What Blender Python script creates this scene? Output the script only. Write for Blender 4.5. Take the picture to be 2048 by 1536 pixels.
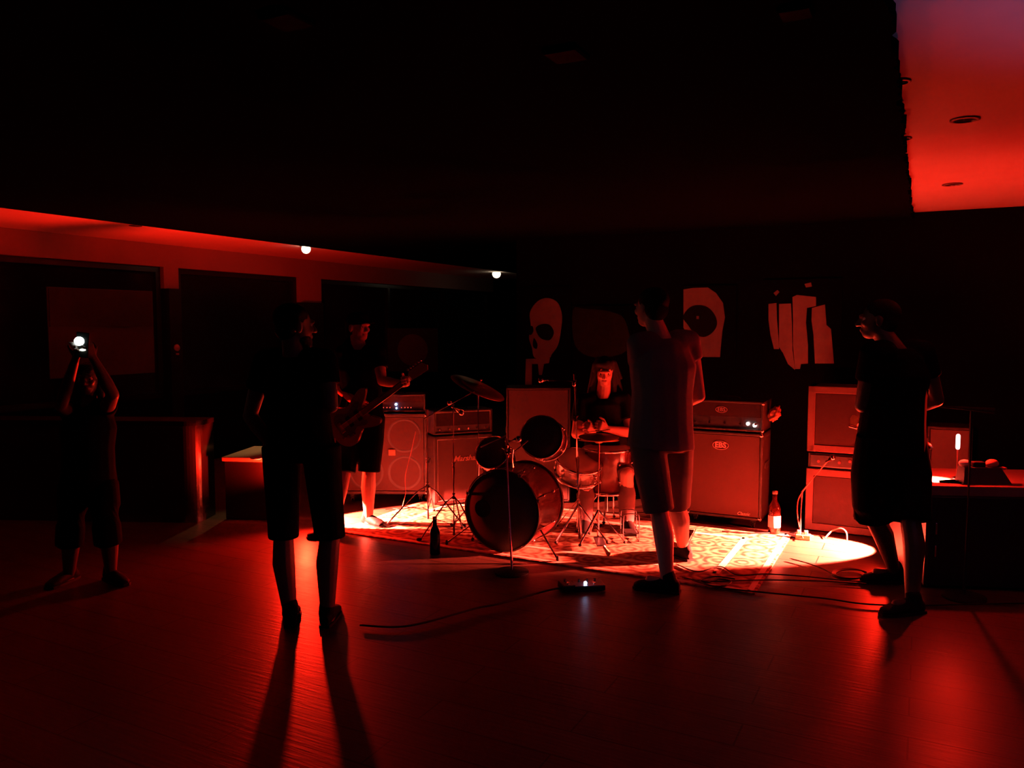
import bpy, bmesh, math, random
from mathutils import Vector, Matrix, Quaternion, noise
random.seed(7)
PI = math.pi
SC = bpy.context.scene
C = SC.collection
for o in list(bpy.data.objects): bpy.data.objects.remove(o)

# ---------------------------------------------------------------- camera
F, HOR, CAMZ = 1600.0, 650.0, 1.62
PITCH = math.atan((768 - HOR) / F)
cam = bpy.data.cameras.new('camera'); co = bpy.data.objects.new('camera', cam); C.objects.link(co)
cam.sensor_width = 36; cam.lens = 36 * F / 2048; cam.clip_start = 0.05; cam.clip_end = 100
co.location = (0, 0, CAMZ); co.rotation_euler = (PI/2 - PITCH, 0, 0)
SC.camera = co
def ray(px, py):
    u, v = (px - 1024) / F, (768 - py) / F
    c, s = math.cos(PITCH), math.sin(PITCH)
    return Vector((u, c + v * s, -s + v * c))
def W(px, py, Y):
    r = ray(px, py); return Vector((0, 0, CAMZ)) + r * (Y / r.y)
def G(px, py, z=0.0):
    r = ray(px, py); return Vector((0, 0, CAMZ)) + r * ((z - CAMZ) / r.z)
TH = math.atan(821 / 1600)
DV = Vector((math.sin(TH), math.cos(TH), 0)); NV = Vector((math.cos(TH), -math.sin(TH), 0))
def R(off, d, z=0.0): return NV * off + DV * d + Vector((0, 0, z))      # room frame -> world

# ---------------------------------------------------------------- world, exposure, lights
w = bpy.data.worlds.new('world'); SC.world = w; w.use_nodes = True
w.node_tree.nodes['Background'].inputs[0].default_value = (0.01, 0.006, 0.008, 1)
w.node_tree.nodes['Background'].inputs[1].default_value = 0.02
SC.view_settings.view_transform = 'Standard'; SC.view_settings.look = 'None'
SC.view_settings.exposure = 0.0; SC.view_settings.gamma = 1.0; SC.view_settings.use_curve_mapping = False
def lamp(name, kind, loc, energy, color, radius=0.03, target=None, angle=60, blend=0.5):
    l = bpy.data.lights.new(name, kind); l.energy = energy; l.color = color
    if kind == 'AREA': l.size = radius
    else: l.shadow_soft_size = radius
    if kind == 'SPOT': l.spot_size = math.radians(angle); l.spot_blend = blend
    o = bpy.data.objects.new(name, l); C.objects.link(o); o.location = loc
    if target is not None:
        o.rotation_euler = (Vector(target) - Vector(loc)).to_track_quat('-Z', 'Y').to_euler()
    return o
RED = (1.0, 0.012, 0.004); HOT = (1.0, 0.075, 0.046)
LAMP_L = Vector((-1.78, 6.42, 0.27)); LAMP_R = Vector((2.80, 5.72, 0.27)); LAMP_T = Vector((2.81, 5.0, 0.90))
lamp('floor_light_left_beam', 'SPOT', LAMP_L + Vector((.05, 0, .04)), 15000, HOT, .02, LAMP_L + Vector((1.05, .28, -.62)), 58, .22)
lamp('floor_light_left_spill', 'SPOT', LAMP_L + Vector((.10, -.01, .06)), 190, RED, .035, LAMP_L + Vector((.40, -.9, .30)), 178, .8)
lamp('floor_light_left_soffit_fill', 'SPOT', LAMP_L + Vector((-.02, 0, .09)), 400, RED, .035, LAMP_L + Vector((-.66, .52, .85)), 128, 1.0)  # extra spot added at the floor lamp to brighten the left soffit
lamp('floor_light_right_beam', 'SPOT', LAMP_R + Vector((-.05, 0, .04)), 17000, HOT, .02, LAMP_R + Vector((-1.05, .06, -.66)), 66, .22)
lamp('floor_light_right_spill', 'SPOT', LAMP_R + Vector((-.10, 0, .06)), 125, RED, .04, LAMP_R + Vector((-1.1, 0.0, .46)), 172, .9)
lamp('case_light_tube', 'SPOT', LAMP_T + Vector((0, 0, .085)), 58, RED, .012, LAMP_T + Vector((0, -.2, 1.085)), 150, .35)
lamp('case_light_glow', 'POINT', LAMP_T + Vector((0, 0, .09)), 30, RED, .012)
lamp('phone_flash_light', 'SPOT', W(162, 683, 4.62), 60, (0.75, 1.0, 0.85), .02, W(540, 740, 4.2), 60, .8)
lamp('room_light_behind', 'SPOT', (2.2, 1.0, 1.4), 30, (0.62, 0.42, 1.0), .08, (2.2, 1.05, 2.52), 119, .25)
lamp('downlight_warm_near', 'SPOT', W(612, 512, 9.1), 80, (1.0, .6, .22), .03, W(480, 914, 6.95), 14, .8)
lamp('downlight_warm_far', 'SPOT', W(993, 560, 13.1), .8, (1.0, .6, .25), .04, W(993, 547, 13.2) + Vector((0, 0, -1)), 120, .6)

# ---------------------------------------------------------------- materials
MATS = {}
def mat(name, col, rough=.6, metal=0.0, var=.12, scale=20, bump=0.0, emit=None, es=0.0, spec=.5, trans=0.0, aniso=None, coat=0):
    if name in MATS: return MATS[name]
    m = bpy.data.materials.new(name); m.use_nodes = True; nt = m.node_tree; b = nt.nodes['Principled BSDF']
    tc = nt.nodes.new('ShaderNodeTexCoord'); no = nt.nodes.new('ShaderNodeTexNoise')
    no.inputs['Scale'].default_value = scale; no.inputs['Detail'].default_value = 4
    src = tc.outputs['Object']
    if aniso:
        mp = nt.nodes.new('ShaderNodeMapping'); mp.inputs['Scale'].default_value = aniso[0]
        mp.inputs['Rotation'].default_value = (0, 0, aniso[1]); nt.links.new(src, mp.inputs[0]); src = mp.outputs[0]
    nt.links.new(src, no.inputs['Vector'])
    mx = nt.nodes.new('ShaderNodeMix'); mx.data_type = 'RGBA'
    nt.links.new(no.outputs['Fac'], mx.inputs['Factor'])
    mx.inputs['A'].default_value = tuple(c * (1 - var) for c in col) + (1,)
    mx.inputs['B'].default_value = tuple(min(1, c * (1 + var)) for c in col) + (1,)
    nt.links.new(mx.outputs['Result'], b.inputs['Base Color'])
    b.inputs['Roughness'].default_value = rough; b.inputs['Metallic'].default_value = metal
    b.inputs['Specular IOR Level'].default_value = spec
    if trans: b.inputs['Transmission Weight'].default_value = trans
    if coat: b.inputs['Coat Weight'].default_value = coat; b.inputs['Coat Roughness'].default_value = .15
    if bump:
        bp = nt.nodes.new('ShaderNodeBump'); bp.inputs['Strength'].default_value = bump; bp.inputs['Distance'].default_value = .01
        nt.links.new(no.outputs['Fac'], bp.inputs['Height']); nt.links.new(bp.outputs[0], b.inputs['Normal'])
    if emit: b.inputs['Emission Color'].default_value = tuple(emit) + (1,); b.inputs['Emission Strength'].default_value = es
    MATS[name] = m; return m
SKINM = mat('skin_silhouette_tone', (.19, .11, .08), .5, scale=30, var=.08)  # skin darkened in colour so the backlit front-left figure stays a silhouette
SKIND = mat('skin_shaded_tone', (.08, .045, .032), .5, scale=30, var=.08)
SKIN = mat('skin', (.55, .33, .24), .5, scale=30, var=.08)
BLACK = mat('black_cloth', (.005, .004, .004), .9, scale=60, spec=.02)
GREYC = mat('grey_cloth', (.10, .11, .13), .9, scale=60, spec=.2)
TEE = mat('washed_tee', (.17, .12, .13), .9, scale=60, spec=.15)
SHOE = mat('shoe_leather', (.010, .009, .009), .7, spec=.1)
HAIR = mat('dark_hair', (.010, .007, .006), .7, aniso=((4, 4, 40), 0), bump=.4, spec=.12)
TOLEX = mat('black_tolex', (.020, .014, .013), .55, scale=300, bump=.3, spec=.3)
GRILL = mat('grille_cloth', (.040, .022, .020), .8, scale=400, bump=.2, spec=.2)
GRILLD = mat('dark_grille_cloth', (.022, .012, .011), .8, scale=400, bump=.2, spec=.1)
GREYT = mat('grey_carpet_covering', (.080, .050, .045), .9, scale=200, bump=.2, spec=.1)
PIPE = mat('pale_piping', (.55, .55, .5), .5)
CHROME = mat('chrome', (.75, .75, .77), .16, 1.0, var=.03)
DCHROME = mat('dark_steel', (.12, .12, .13), .35, .9)
RUBBER = mat('rubber', (.012, .012, .012), .7, spec=.2)
SHELL = mat('drum_shell_wrap', (.09, .02, .018), .25, scale=8, coat=.4)
DHEAD = mat('black_drum_head', (.03, .03, .03), .6, spec=.2)
WHEAD = mat('coated_drum_head', (.6, .6, .58), .5)
BRASS = mat('cymbal_bronze', (.75, .55, .28), .42, 1.0, aniso=((1, 1, 60), 0))
PAINTW = mat('white_ceiling_paint', (.52, .50, .52), .9, scale=6, var=.05, spec=.1)
FASCIA = mat('painted_fascia', (.30, .22, .20), .8, scale=6, var=.05, spec=.1)
WALLD = mat('black_stage_wall', (.003, .0025, .0025), 1.0, spec=.0)
CEILD = mat('black_ceiling_felt', (.002, .002, .002), 1.0, spec=.0)
WOODD = mat('dark_wood', (.012, .008, .006), .3, aniso=((2, 2, 20), 0))
GUITW = mat('guitar_lacquer', (.28, .12, .06), .25, scale=5, coat=.5)
GUITB = mat('black_guitar_lacquer', (.015, .015, .015), .2, coat=.5)
MAPLE = mat('neck_wood', (.25, .13, .06), .4)
GLASSD = mat('dark_window_glass', (.01, .01, .012), .06, spec=.5)
PAPER = mat('white_paper', (.8, .8, .78), .8)
PRINT = mat('poster_print_white', (.30, .29, .28), .9, scale=9, var=.3, spec=.1)
PRINTY = mat('poster_print_ochre', (.02, .025, .008), .9, scale=9, var=.4, spec=.1)
def emat(name, col, s): return mat(name, (.02, .02, .02), .5, emit=col, es=s)

# ---------------------------------------------------------------- mesh helpers
def mesh_of(bm, name, smooth=False):
    bmesh.ops.recalc_face_normals(bm, faces=bm.faces[:])
    me = bpy.data.meshes.new(name); bm.to_mesh(me); bm.free()
    if smooth:
        for p in me.polygons: p.use_smooth = True
    return me
def obj(name, bm, m, parent=None, smooth=False, label=None):
    me = bm if isinstance(bm, bpy.types.Mesh) else mesh_of(bm, name, smooth)
    if m is not None: me.materials.clear(); me.materials.append(m)
    o = bpy.data.objects.new(name, me); C.objects.link(o)
    if parent is not None: o.parent = parent; o.matrix_parent_inverse = parent.matrix_world.inverted() if parent.matrix_world != Matrix() else Matrix()
    if label: o['label'] = label
    return o
def thing(name, label, cat, loc=(0, 0, 0), rz=0.0, group=None):
    o = bpy.data.objects.new(name, None); C.objects.link(o)
    o.empty_display_size = .1
    o.location = loc; o.rotation_euler = (0, 0, rz); o['label'] = label; o['category'] = cat
    if group: o['group'] = group
    return o
def part(name, bm, m, parent, smooth=False, label=None):           # mesh given in the parent's local frame
    me = bm if isinstance(bm, bpy.types.Mesh) else mesh_of(bm, name, smooth)
    me.materials.clear(); me.materials.append(m)
    o = bpy.data.objects.new(name, me); C.objects.link(o); o.parent = parent
    if label: o['label'] = label
    return o
def wpart(name, bm, m, parent, smooth=False, label=None):          # mesh given in world coordinates, parent an unrotated empty
    me = bm if isinstance(bm, bpy.types.Mesh) else mesh_of(bm, name, smooth)
    mi = (Matrix.Translation(parent.location) @ parent.rotation_euler.to_matrix().to_4x4()).inverted()
    me.transform(mi)
    return part(name, me, m, parent, smooth, label)
def tag(o, label, cat, group=None):
    o['label'] = label; o['category'] = cat
    if group: o['group'] = group
    return o
def struct(name, bm, m):
    o = obj(name, bm, m); o['kind'] = 'structure'; return o
def NB(): return bmesh.new()
def box(bm, c, s, bev=0.0, M=None):
    r = bmesh.ops.create_cube(bm, size=1.0); vs = r['verts']
    bmesh.ops.scale(bm, vec=s, verts=vs)
    if bev:
        es = list({e for v in vs for e in v.link_edges})
        rr = bmesh.ops.bevel(bm, geom=es, offset=bev, segments=2, affect='EDGES', profile=.5)
        vs = list({v for f in rr['faces'] for v in f.verts} | {v for v in vs if v.is_valid})
    T = Matrix.Translation(c)
    if M is not None: T = M @ T
    bmesh.ops.transform(bm, matrix=T, verts=vs); return bm
def frame_of(d):
    d = d.normalized(); up = Vector((0, 0, 1)) if abs(d.z) < .95 else Vector((1, 0, 0))
    a = d.cross(up).normalized(); b = a.cross(d).normalized(); return a, b
def loft(bm, rings, cap=True):          # rings: list of (centre, vecA, vecB)
    n = 16; prev = None; first = None
    for c, a, b in rings:
        vs = [bm.verts.new(c + a * math.cos(2*PI*i/n) + b * math.sin(2*PI*i/n)) for i in range(n)]
        if prev:
            for i in range(n): bm.faces.new((prev[i], prev[(i+1) % n], vs[(i+1) % n], vs[i]))
        else: first = vs
        prev = vs
    if cap: bm.faces.new(list(reversed(first))); bm.faces.new(prev)
    return bm
def tube(bm, pts, rad, n=8, cap=True):
    pts = [Vector(p) for p in pts]; rs = rad if isinstance(rad, (list, tuple)) else [rad] * len(pts)
    prev = None; a = None
    for k, p in enumerate(pts):
        d = (pts[min(k+1, len(pts)-1)] - pts[max(k-1, 0)])
        if d.length < 1e-9: d = Vector((0, 0, 1))
        d.normalize()
        if a is None: a, b = frame_of(d)
        else:
            a = (a - d * a.dot(d)); a = a.normalized() if a.length > 1e-6 else frame_of(d)[0]; b = d.cross(a)
        vs = [bm.verts.new(p + (a * math.cos(2*PI*i/n) + b * math.sin(2*PI*i/n)) * rs[k]) for i in range(n)]
        if prev:
            for i in range(n): bm.faces.new((prev[i], prev[(i+1) % n], vs[(i+1) % n], vs[i]))
        elif cap: bm.faces.new(list(reversed(vs)))
        prev = vs
    if cap: bm.faces.new(prev)
    return bm
def cyl(bm, p0, p1, r, n=20): return tube(bm, [p0, p1], r, n)
def capsule(bm, p0, p1, r0, r1):
    p0, p1 = Vector(p0), Vector(p1); d = (p1 - p0)
    if d.length < 1e-6: d = Vector((0, 0, 1e-4))
    u = d.normalized(); pts = []; rs = []
    for t in (85, 60, 30): pts.append(p0 - u * r0 * math.sin(math.radians(t))); rs.append(r0 * math.cos(math.radians(t)))
    pts.append(p0); rs.append(r0); pts.append(p1); rs.append(r1)
    for t in (30, 60, 85): pts.append(p1 + u * r1 * math.sin(math.radians(t))); rs.append(r1 * math.cos(math.radians(t)))
    return tube(bm, pts, rs, 14)
def ell(bm, c, s, M=None, seg=18):
    r = bmesh.ops.create_uvsphere(bm, u_segments=seg, v_segments=seg*2//3, radius=1.0)
    T = Matrix.Diagonal((s[0], s[1], s[2], 1))
    if M is not None: T = M.to_4x4() @ T
    bmesh.ops.transform(bm, matrix=Matrix.Translation(c) @ T, verts=r['verts']); return bm
def lathe(bm, prof, M=None, n=40):
    prev = None
    M = M or Matrix()
    for r, z in prof:
        vs = [bm.verts.new(M @ Vector((r*math.cos(2*PI*i/n), r*math.sin(2*PI*i/n), z))) for i in range(n)]
        if prev:
            for i in range(n): bm.faces.new((prev[i], prev[(i+1) % n], vs[(i+1) % n], vs[i]))
        prev = vs
    return bm
def prism(bm, poly, z0, z1, M=None):
    M = M or Matrix()
    a = [bm.verts.new(M @ Vector((x, y, z0))) for x, y in poly]; b = [bm.verts.new(M @ Vector((x, y, z1))) for x, y in poly]
    n = len(poly)
    bm.faces.new(list(reversed(a))); bm.faces.new(b)
    for i in range(n): bm.faces.new((a[i], a[(i+1) % n], b[(i+1) % n], b[i]))
    return bm
def spline(pts, sub=6, closed=False):
    P = [Vector(p) for p in pts]; out = []; n = len(P)
    rng = range(n) if closed else range(n - 1)
    for i in rng:
        if closed: p0, p1, p2, p3 = P[(i-1) % n], P[i], P[(i+1) % n], P[(i+2) % n]
        else: p0, p1, p2, p3 = P[max(i-1, 0)], P[i], P[i+1], P[min(i+2, n-1)]
        for k in range(sub):
            t = k / sub
            out.append(.5 * ((2*p1) + (p2-p0)*t + (2*p0-5*p1+4*p2-p3)*t*t + (3*p1-p0-3*p2+p3)*t**3))
    if not closed: out.append(P[-1])
    return out
def remeshed(bm, voxel, smooth=4, name='m'):
    me = mesh_of(bm, name); t = bpy.data.objects.new('tmp', me); C.objects.link(t)
    m = t.modifiers.new('r', 'REMESH'); m.mode = 'VOXEL'; m.voxel_size = voxel; m.use_smooth_shade = True
    s = t.modifiers.new('s', 'SMOOTH'); s.factor = .5; s.iterations = smooth
    dg = bpy.context.evaluated_depsgraph_get(); dg.update()
    out = bpy.data.meshes.new_from_object(t.evaluated_get(dg)); bpy.data.objects.remove(t)
    for p in out.polygons: p.use_smooth = True
    return out
def text_mesh(s, size, shear=0.0, thick=.002, bold=0.0):
    cu = bpy.data.curves.new('t', 'FONT'); cu.body = s; cu.size = size; cu.shear = shear; cu.extrude = thick; cu.offset = bold
    cu.align_x = 'CENTER'; cu.align_y = 'CENTER'; cu.resolution_u = 3
    t = bpy.data.objects.new('tmp', cu); C.objects.link(t)
    dg = bpy.context.evaluated_depsgraph_get(); dg.update()
    me = bpy.data.meshes.new_from_object(t.evaluated_get(dg)); bpy.data.objects.remove(t)
    return me
def MR(off, d, z, rz=0.0): return Matrix.Translation(R(off, d, z)) @ Matrix.Rotation(-TH + rz, 4, 'Z')

# ================================================================ THE ROOM
H = 2.52
def rbox(bm, o0, o1, d0, d1, z0, z1, bev=0):
    return box(bm, ((o0+o1)/2, (d0+d1)/2, (z0+z1)/2), (o1-o0, d1-d0, z1-z0), bev, Matrix.Rotation(-TH, 4, 'Z'))
# floor with fine grain relief and a soft sheen
mfl = bpy.data.materials.new('worn_wood_floor'); mfl.use_nodes = True; nt = mfl.node_tree; b = nt.nodes['Principled BSDF']
tc = nt.nodes.new('ShaderNodeTexCoord'); mp = nt.nodes.new('ShaderNodeMapping'); mp.inputs['Rotation'].default_value = (0, 0, TH)
mp2 = nt.nodes.new('ShaderNodeMapping'); mp2.inputs['Scale'].default_value = (5, 60, 1)
n1 = nt.nodes.new('ShaderNodeTexNoise'); n1.inputs['Scale'].default_value = 1.0; n1.inputs['Detail'].default_value = 6
n2 = nt.nodes.new('ShaderNodeTexNoise'); n2.inputs['Scale'].default_value = 1.3; n2.inputs['Detail'].default_value = 5
br = nt.nodes.new('ShaderNodeTexBrick'); br.inputs['Scale'].default_value = 1.0; br.inputs['Mortar Size'].default_value = .004
br.inputs['Brick Width'].default_value = 1.2; br.inputs['Row Height'].default_value = .19
br.inputs['Color1'].default_value = (.8, .8, .8, 1); br.inputs['Color2'].default_value = (1, 1, 1, 1); br.inputs['Mortar'].default_value = (.2, .2, .2, 1)
nt.links.new(tc.outputs['Object'], mp.inputs[0]); nt.links.new(mp.outputs[0], mp2.inputs[0]); nt.links.new(mp2.outputs[0], n1.inputs['Vector'])
nt.links.new(mp.outputs[0], n2.inputs['Vector']); nt.links.new(mp.outputs[0], br.inputs['Vector'])
cr = nt.nodes.new('ShaderNodeMix'); cr.data_type = 'RGBA'; cr.inputs['A'].default_value = (.050, .026, .018, 1); cr.inputs['B'].default_value = (.12, .066, .044, 1)
nt.links.new(n1.outputs['Fac'], cr.inputs['Factor'])
mu = nt.nodes.new('ShaderNodeMix'); mu.data_type = 'RGBA'; mu.blend_type = 'MULTIPLY'; mu.inputs['Factor'].default_value = 1
nt.links.new(cr.outputs['Result'], mu.inputs['A']); nt.links.new(br.outputs['Color'], mu.inputs['B']); nt.links.new(mu.outputs['Result'], b.inputs['Base Color'])
rr = nt.nodes.new('ShaderNodeMapRange'); rr.inputs['To Min'].default_value = .26; rr.inputs['To Max'].default_value = .50
nt.links.new(n2.outputs['Fac'], rr.inputs['Value']); nt.links.new(rr.outputs[0], b.inputs['Roughness'])
bp = nt.nodes.new('ShaderNodeBump'); bp.inputs['Strength'].default_value = .35; bp.inputs['Distance'].default_value = .004
nt.links.new(n1.outputs['Fac'], bp.inputs['Height']); nt.links.new(bp.outputs[0], b.inputs['Normal'])
b.inputs['Specular IOR Level'].default_value = .3
struct('floor', rbox(NB(), -8.0, 4.3, -3.2, 14.2, -.1, 0), mfl)

EDGE_R, EDGE_L, WALL_L, D_ST, D_FAR, OFF_ST = -.11, -6.0, -7.6, 7.25, 14.0, -3.55
# dark central ceiling: a felt covering with a ragged right edge
bm = NB(); Mz = Matrix.Rotation(-TH, 4, 'Z'); poly = [(EDGE_L, -3.0), ]
poly = [(EDGE_L, -3.0)]; d = -3.0
while d < D_ST:
    poly.append((EDGE_R + random.uniform(-.012, .012) + .012 * noise.noise((d*3, 0, 0)), d)); d += .03
poly += [(EDGE_R, D_ST), (OFF_ST - .05, D_ST), (OFF_ST - .05, D_FAR), (EDGE_L, D_FAR)]
prism(bm, poly, H - .05, H - .012, Mz); struct('ceiling', bm, CEILD)
struct('ceiling', rbox(NB(), EDGE_L - .3, OFF_ST, -3.0, D_FAR, H + .006, H + .1), CEILD)
o = struct('ceiling', rbox(NB(), WALL_L, EDGE_L + .02, -3.0, D_FAR, H, H + .1), mat('white_soffit_paint', (.92, .80, .76), .9, scale=6, var=.04, spec=.1))
o = struct('ceiling', rbox(NB(), EDGE_R - .2, 4.1, -3.0, D_ST, H, H + .1), PAINTW)
o = struct('ceiling', rbox(NB(), OFF_ST, EDGE_R - .21, -3.0, D_ST, H + .006, H + .1), CEILD)
# walls
struct('wall_back', rbox(NB(), OFF_ST, 4.1, D_ST, D_ST + .12, 0, H + .1), WALLD)
struct('wall_side', rbox(NB(), OFF_ST - .12, OFF_ST, D_ST, D_FAR, 0, H + .1), WALLD)
struct('wall_far', rbox(NB(), -8.0, OFF_ST, D_FAR, D_FAR + .12, 0, H + .1), WALLD)
struct('wall_right', rbox(NB(), 4.1, 4.22, -3.0, D_ST, 0, H + .1), WALLD)
struct('wall_front', rbox(NB(), -8.0, 4.1, -3.12, -3.0, 0, H + .1), WALLD)
# left wall: low wall, fascia beam, pillars, windows with panes
struct('wall_left', rbox(NB(), WALL_L - .15, WALL_L, -3.0, D_FAR, 0, .80), WALLD)
struct('trim_1', rbox(NB(), WALL_L - .15, WALL_L + .0, -3.0, D_FAR, 2.27, H + .1), FASCIA)
def d_on_wall(px, off=WALL_L):          # distance along the wall seen at image column px
    u = (px - 1024) / F; s, c = math.sin(TH), math.cos(TH)
    Y = off / (u * c - s); X = u * Y; return X * s + Y * c
cuts = []
for i, (a, bb, zt) in enumerate(((333, 362, 2.03), (602, 645, 1.93))):
    d0, d1 = d_on_wall(a), d_on_wall(bb); cuts.append((d0, d1))
    struct('trim_%d' % (2*i + 2), rbox(NB(), WALL_L - .10, WALL_L - .002, d0, d1, zt, 2.27), FASCIA)
    struct('trim_%d' % (2*i + 3), rbox(NB(), WALL_L - .12, WALL_L + .05, d0 + .02, d1 - .02, 0, zt), WOODD)
wins = [(-2.9, cuts[0][0] - .01), (cuts[0][1] + .01, cuts[1][0] - .01), (cuts[1][1] + .01, 13.9)]
for i, (d0, d1) in enumerate(wins):
    t = thing('window_%d' % (i + 1), 'window', 'window', R(WALL_L - .08, d0, .80), -TH)
    t['kind'] = 'structure'; del t['category']; del t['label']
    L = d1 - d0; fr = NB()
    for z in (.03, 1.44): box(fr, (0, L/2, z), (.06, L, .06))
    nm = max(1, round(L / 1.9)); 
    for k in range(nm + 1): box(fr, (0, .03 + (L - .06) * k / nm, .735), (.06, .06, 1.40))
    part('window_frame', fr, WOODD, t)
    for k in range(nm):
        a = .06 + (L - .06) * k / nm; bb2 = (L - .06) * (k + 1) / nm
        part('pane', box(NB(), (-.01, (a + bb2)/2, .735), (.008, bb2 - a, 1.36)), GLASSD, t)
pz = R(WALL_L + .052, (cuts[0][0] + cuts[0][1])/2, 1.36)
t = thing('wall_plate', 'small round plate fixed on the nearer left pillar', 'plate', pz, -TH)
part('plate_disc', lathe(NB(), [(.001, .012), (.035, .012), (.042, .0), (.001, 0)], Matrix.Rotation(PI/2, 4, 'Y')), mat('plate_plastic', (.6, .5, .45), .5), t, True)
part('plate_slot', box(NB(), (.008, 0, -.07), (.012, .04, .02), .003), mat('plate_plastic', (.6, .5, .45), .5), t)
# right downlights (off) and left downlights (two lit)
def downlight(p, r, label, lit=None):
    t = thing('downlight', label, 'lamp', p)
    part('trim_ring', lathe(NB(), [(r*.72, -.001), (r*.74, -.008), (r, -.006), (r, .0)]), mat('downlight_ring', (.10, .10, .10), .4), t, True)
    part('lens', lathe(NB(), [(.0005, -.004), (r*.72, -.004)]), lit or mat('dark_lens', (.03, .03, .035), .1), t)
    return t
def C_at(px, py): return G(px, py, H)
downlight(C_at(1930, 238), .060, 'round dark ceiling downlight, largest on the red-lit ceiling at right', None)
downlight(C_at(1905, 368), .060, 'thin dark downlight low on the red-lit ceiling, nearest the back wall')
downlight(C_at(1799, 162), .040, 'small dark ceiling spot touching the ragged black edge in the pinkish area')
downlight(C_at(1806, 276), .040, 'small dark ceiling spot touching the ragged black edge in the red area')
downlight(C_at(271, 451), .055, 'faint unlit downlight on the red-lit left soffit, left of the glowing one')
WARM = emat('warm_bulb_glow', (1.0, .82, .55), 4)
def bulb_dl(px, py, rr_, label):
    p = C_at(px, py); t = downlight(p, .07, label, WARM)
    part('bulb', ell(NB(), (0, 0, -.035), (rr_, rr_, rr_)), WARM, t, True)
bulb_dl(612, 492, .052, 'glowing downlight on the left soffit above the second pillar')
bulb_dl(993, 543.5, .072, 'glowing downlight farthest back, right of the other glowing one')
# square panels in the dark ceiling
PANEL = mat('ceiling_panel_plastic', (.012, .010, .010), .95, spec=.0)
for (a, b2, lab) in (((520, 20), (625, 48), 'faint square ceiling panel at the top left of the dark ceiling'),
                     ((1080, 105), (1184, 102), 'faint square ceiling panel near the top centre of the dark ceiling'),
                     ((1545, 25), (1640, 12), 'faint square ceiling panel touching the top edge near the pinkish ceiling')):
    p, q = G(*a, H - .05), G(*b2, H - .05); c = (p + q) / 2; s = (q - p).length * .72
    t = thing('ceiling_panel', lab, 'ceiling panel', (c.x, c.y, H - .051), -TH)
    part('panel_frame', box(NB(), (0, 0, -.006), (s, s, .012), .002), CEILD, t)
    part('diffuser', box(NB(), (0, 0, -.013), (s*.88, s*.88, .006)), PANEL, t)

# ================================================================ RUG
rc = R(-2.45, 5.63, 0); RW, RD = 3.20, 1.54
rug = thing('rug', 'patterned oriental rug under the drum kit and bass amp', 'rug', (rc.x, rc.y, 0), -TH)
mr = bpy.data.materials.new('oriental_rug_pile'); mr.use_nodes = True; nt = mr.node_tree; b = nt.nodes['Principled BSDF']
tc = nt.nodes.new('ShaderNodeTexCoord')
vo = nt.nodes.new('ShaderNodeTexVoronoi'); vo.inputs['Scale'].default_value = 5.0; vo.inputs['Randomness'].default_value = .35
mth = nt.nodes.new('ShaderNodeMath'); mth.operation = 'MULTIPLY'; mth.inputs[1].default_value = 24
sn = nt.nodes.new('ShaderNodeMath'); sn.operation = 'SINE'
no = nt.nodes.new('ShaderNodeTexNoise'); no.inputs['Scale'].default_value = 16; no.inputs['Detail'].default_value = 5
ad = nt.nodes.new('ShaderNodeMath'); ad.operation = 'MULTIPLY_ADD'; ad.inputs[1].default_value = .17; 
mrg = nt.nodes.new('ShaderNodeMapRange'); mrg.inputs['From Min'].default_value = .3; mrg.inputs['From Max'].default_value = .75
nt.links.new(tc.outputs['Object'], vo.inputs['Vector']); nt.links.new(tc.outputs['Object'], no.inputs['Vector'])
nt.links.new(vo.outputs['Distance'], mth.inputs[0]); nt.links.new(mth.outputs[0], sn.inputs[0]); nt.links.new(sn.outputs[0], ad.inputs[0]); nt.links.new(no.outputs['Fac'], ad.inputs[2])
nt.links.new(ad.outputs[0], mrg.inputs['Value'])
mx = nt.nodes.new('ShaderNodeMix'); mx.data_type = 'RGBA'; mx.inputs['A'].default_value = (.15, .05, .03, 1); mx.inputs['B'].default_value = (.46, .31, .18, 1)
nt.links.new(mrg.outputs[0], mx.inputs['Factor']); nt.links.new(mx.outputs['Result'], b.inputs['Base Color']); b.inputs['Roughness'].default_value = .95
b.inputs['Specular IOR Level'].default_value = .1
CREAM = mat('rug_cream_band', (.62, .55, .42), .95, scale=60, var=.25, spec=.1)
part('rug_field', box(NB(), (0, 0, .0045), (RW - .62, RD - .62, .009)), mr, rug)
bo = NB(); q = .31
for s in (-1, 1):
    box(bo, (s*(RW/2 - q/2), 0, .0045), (q, RD, .009)); box(bo, (0, s*(RD/2 - q/2), .0045), (RW - 2*q, q, .009))
part('rug_border', bo, mr, rug)
for k, (ins, wd) in enumerate(((.035, .035), (.30, .045))):
    bo = NB()
    for s in (-1, 1):
        box(bo, (s*(RW/2 - ins), 0, .0055), (wd, RD - 2*ins + wd, .009)); box(bo, (0, s*(RD/2 - ins), .0055), (RW - 2*ins, wd, .009))
    part('rug_stripe', bo, CREAM, rug)
RUGZ = .010

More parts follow.
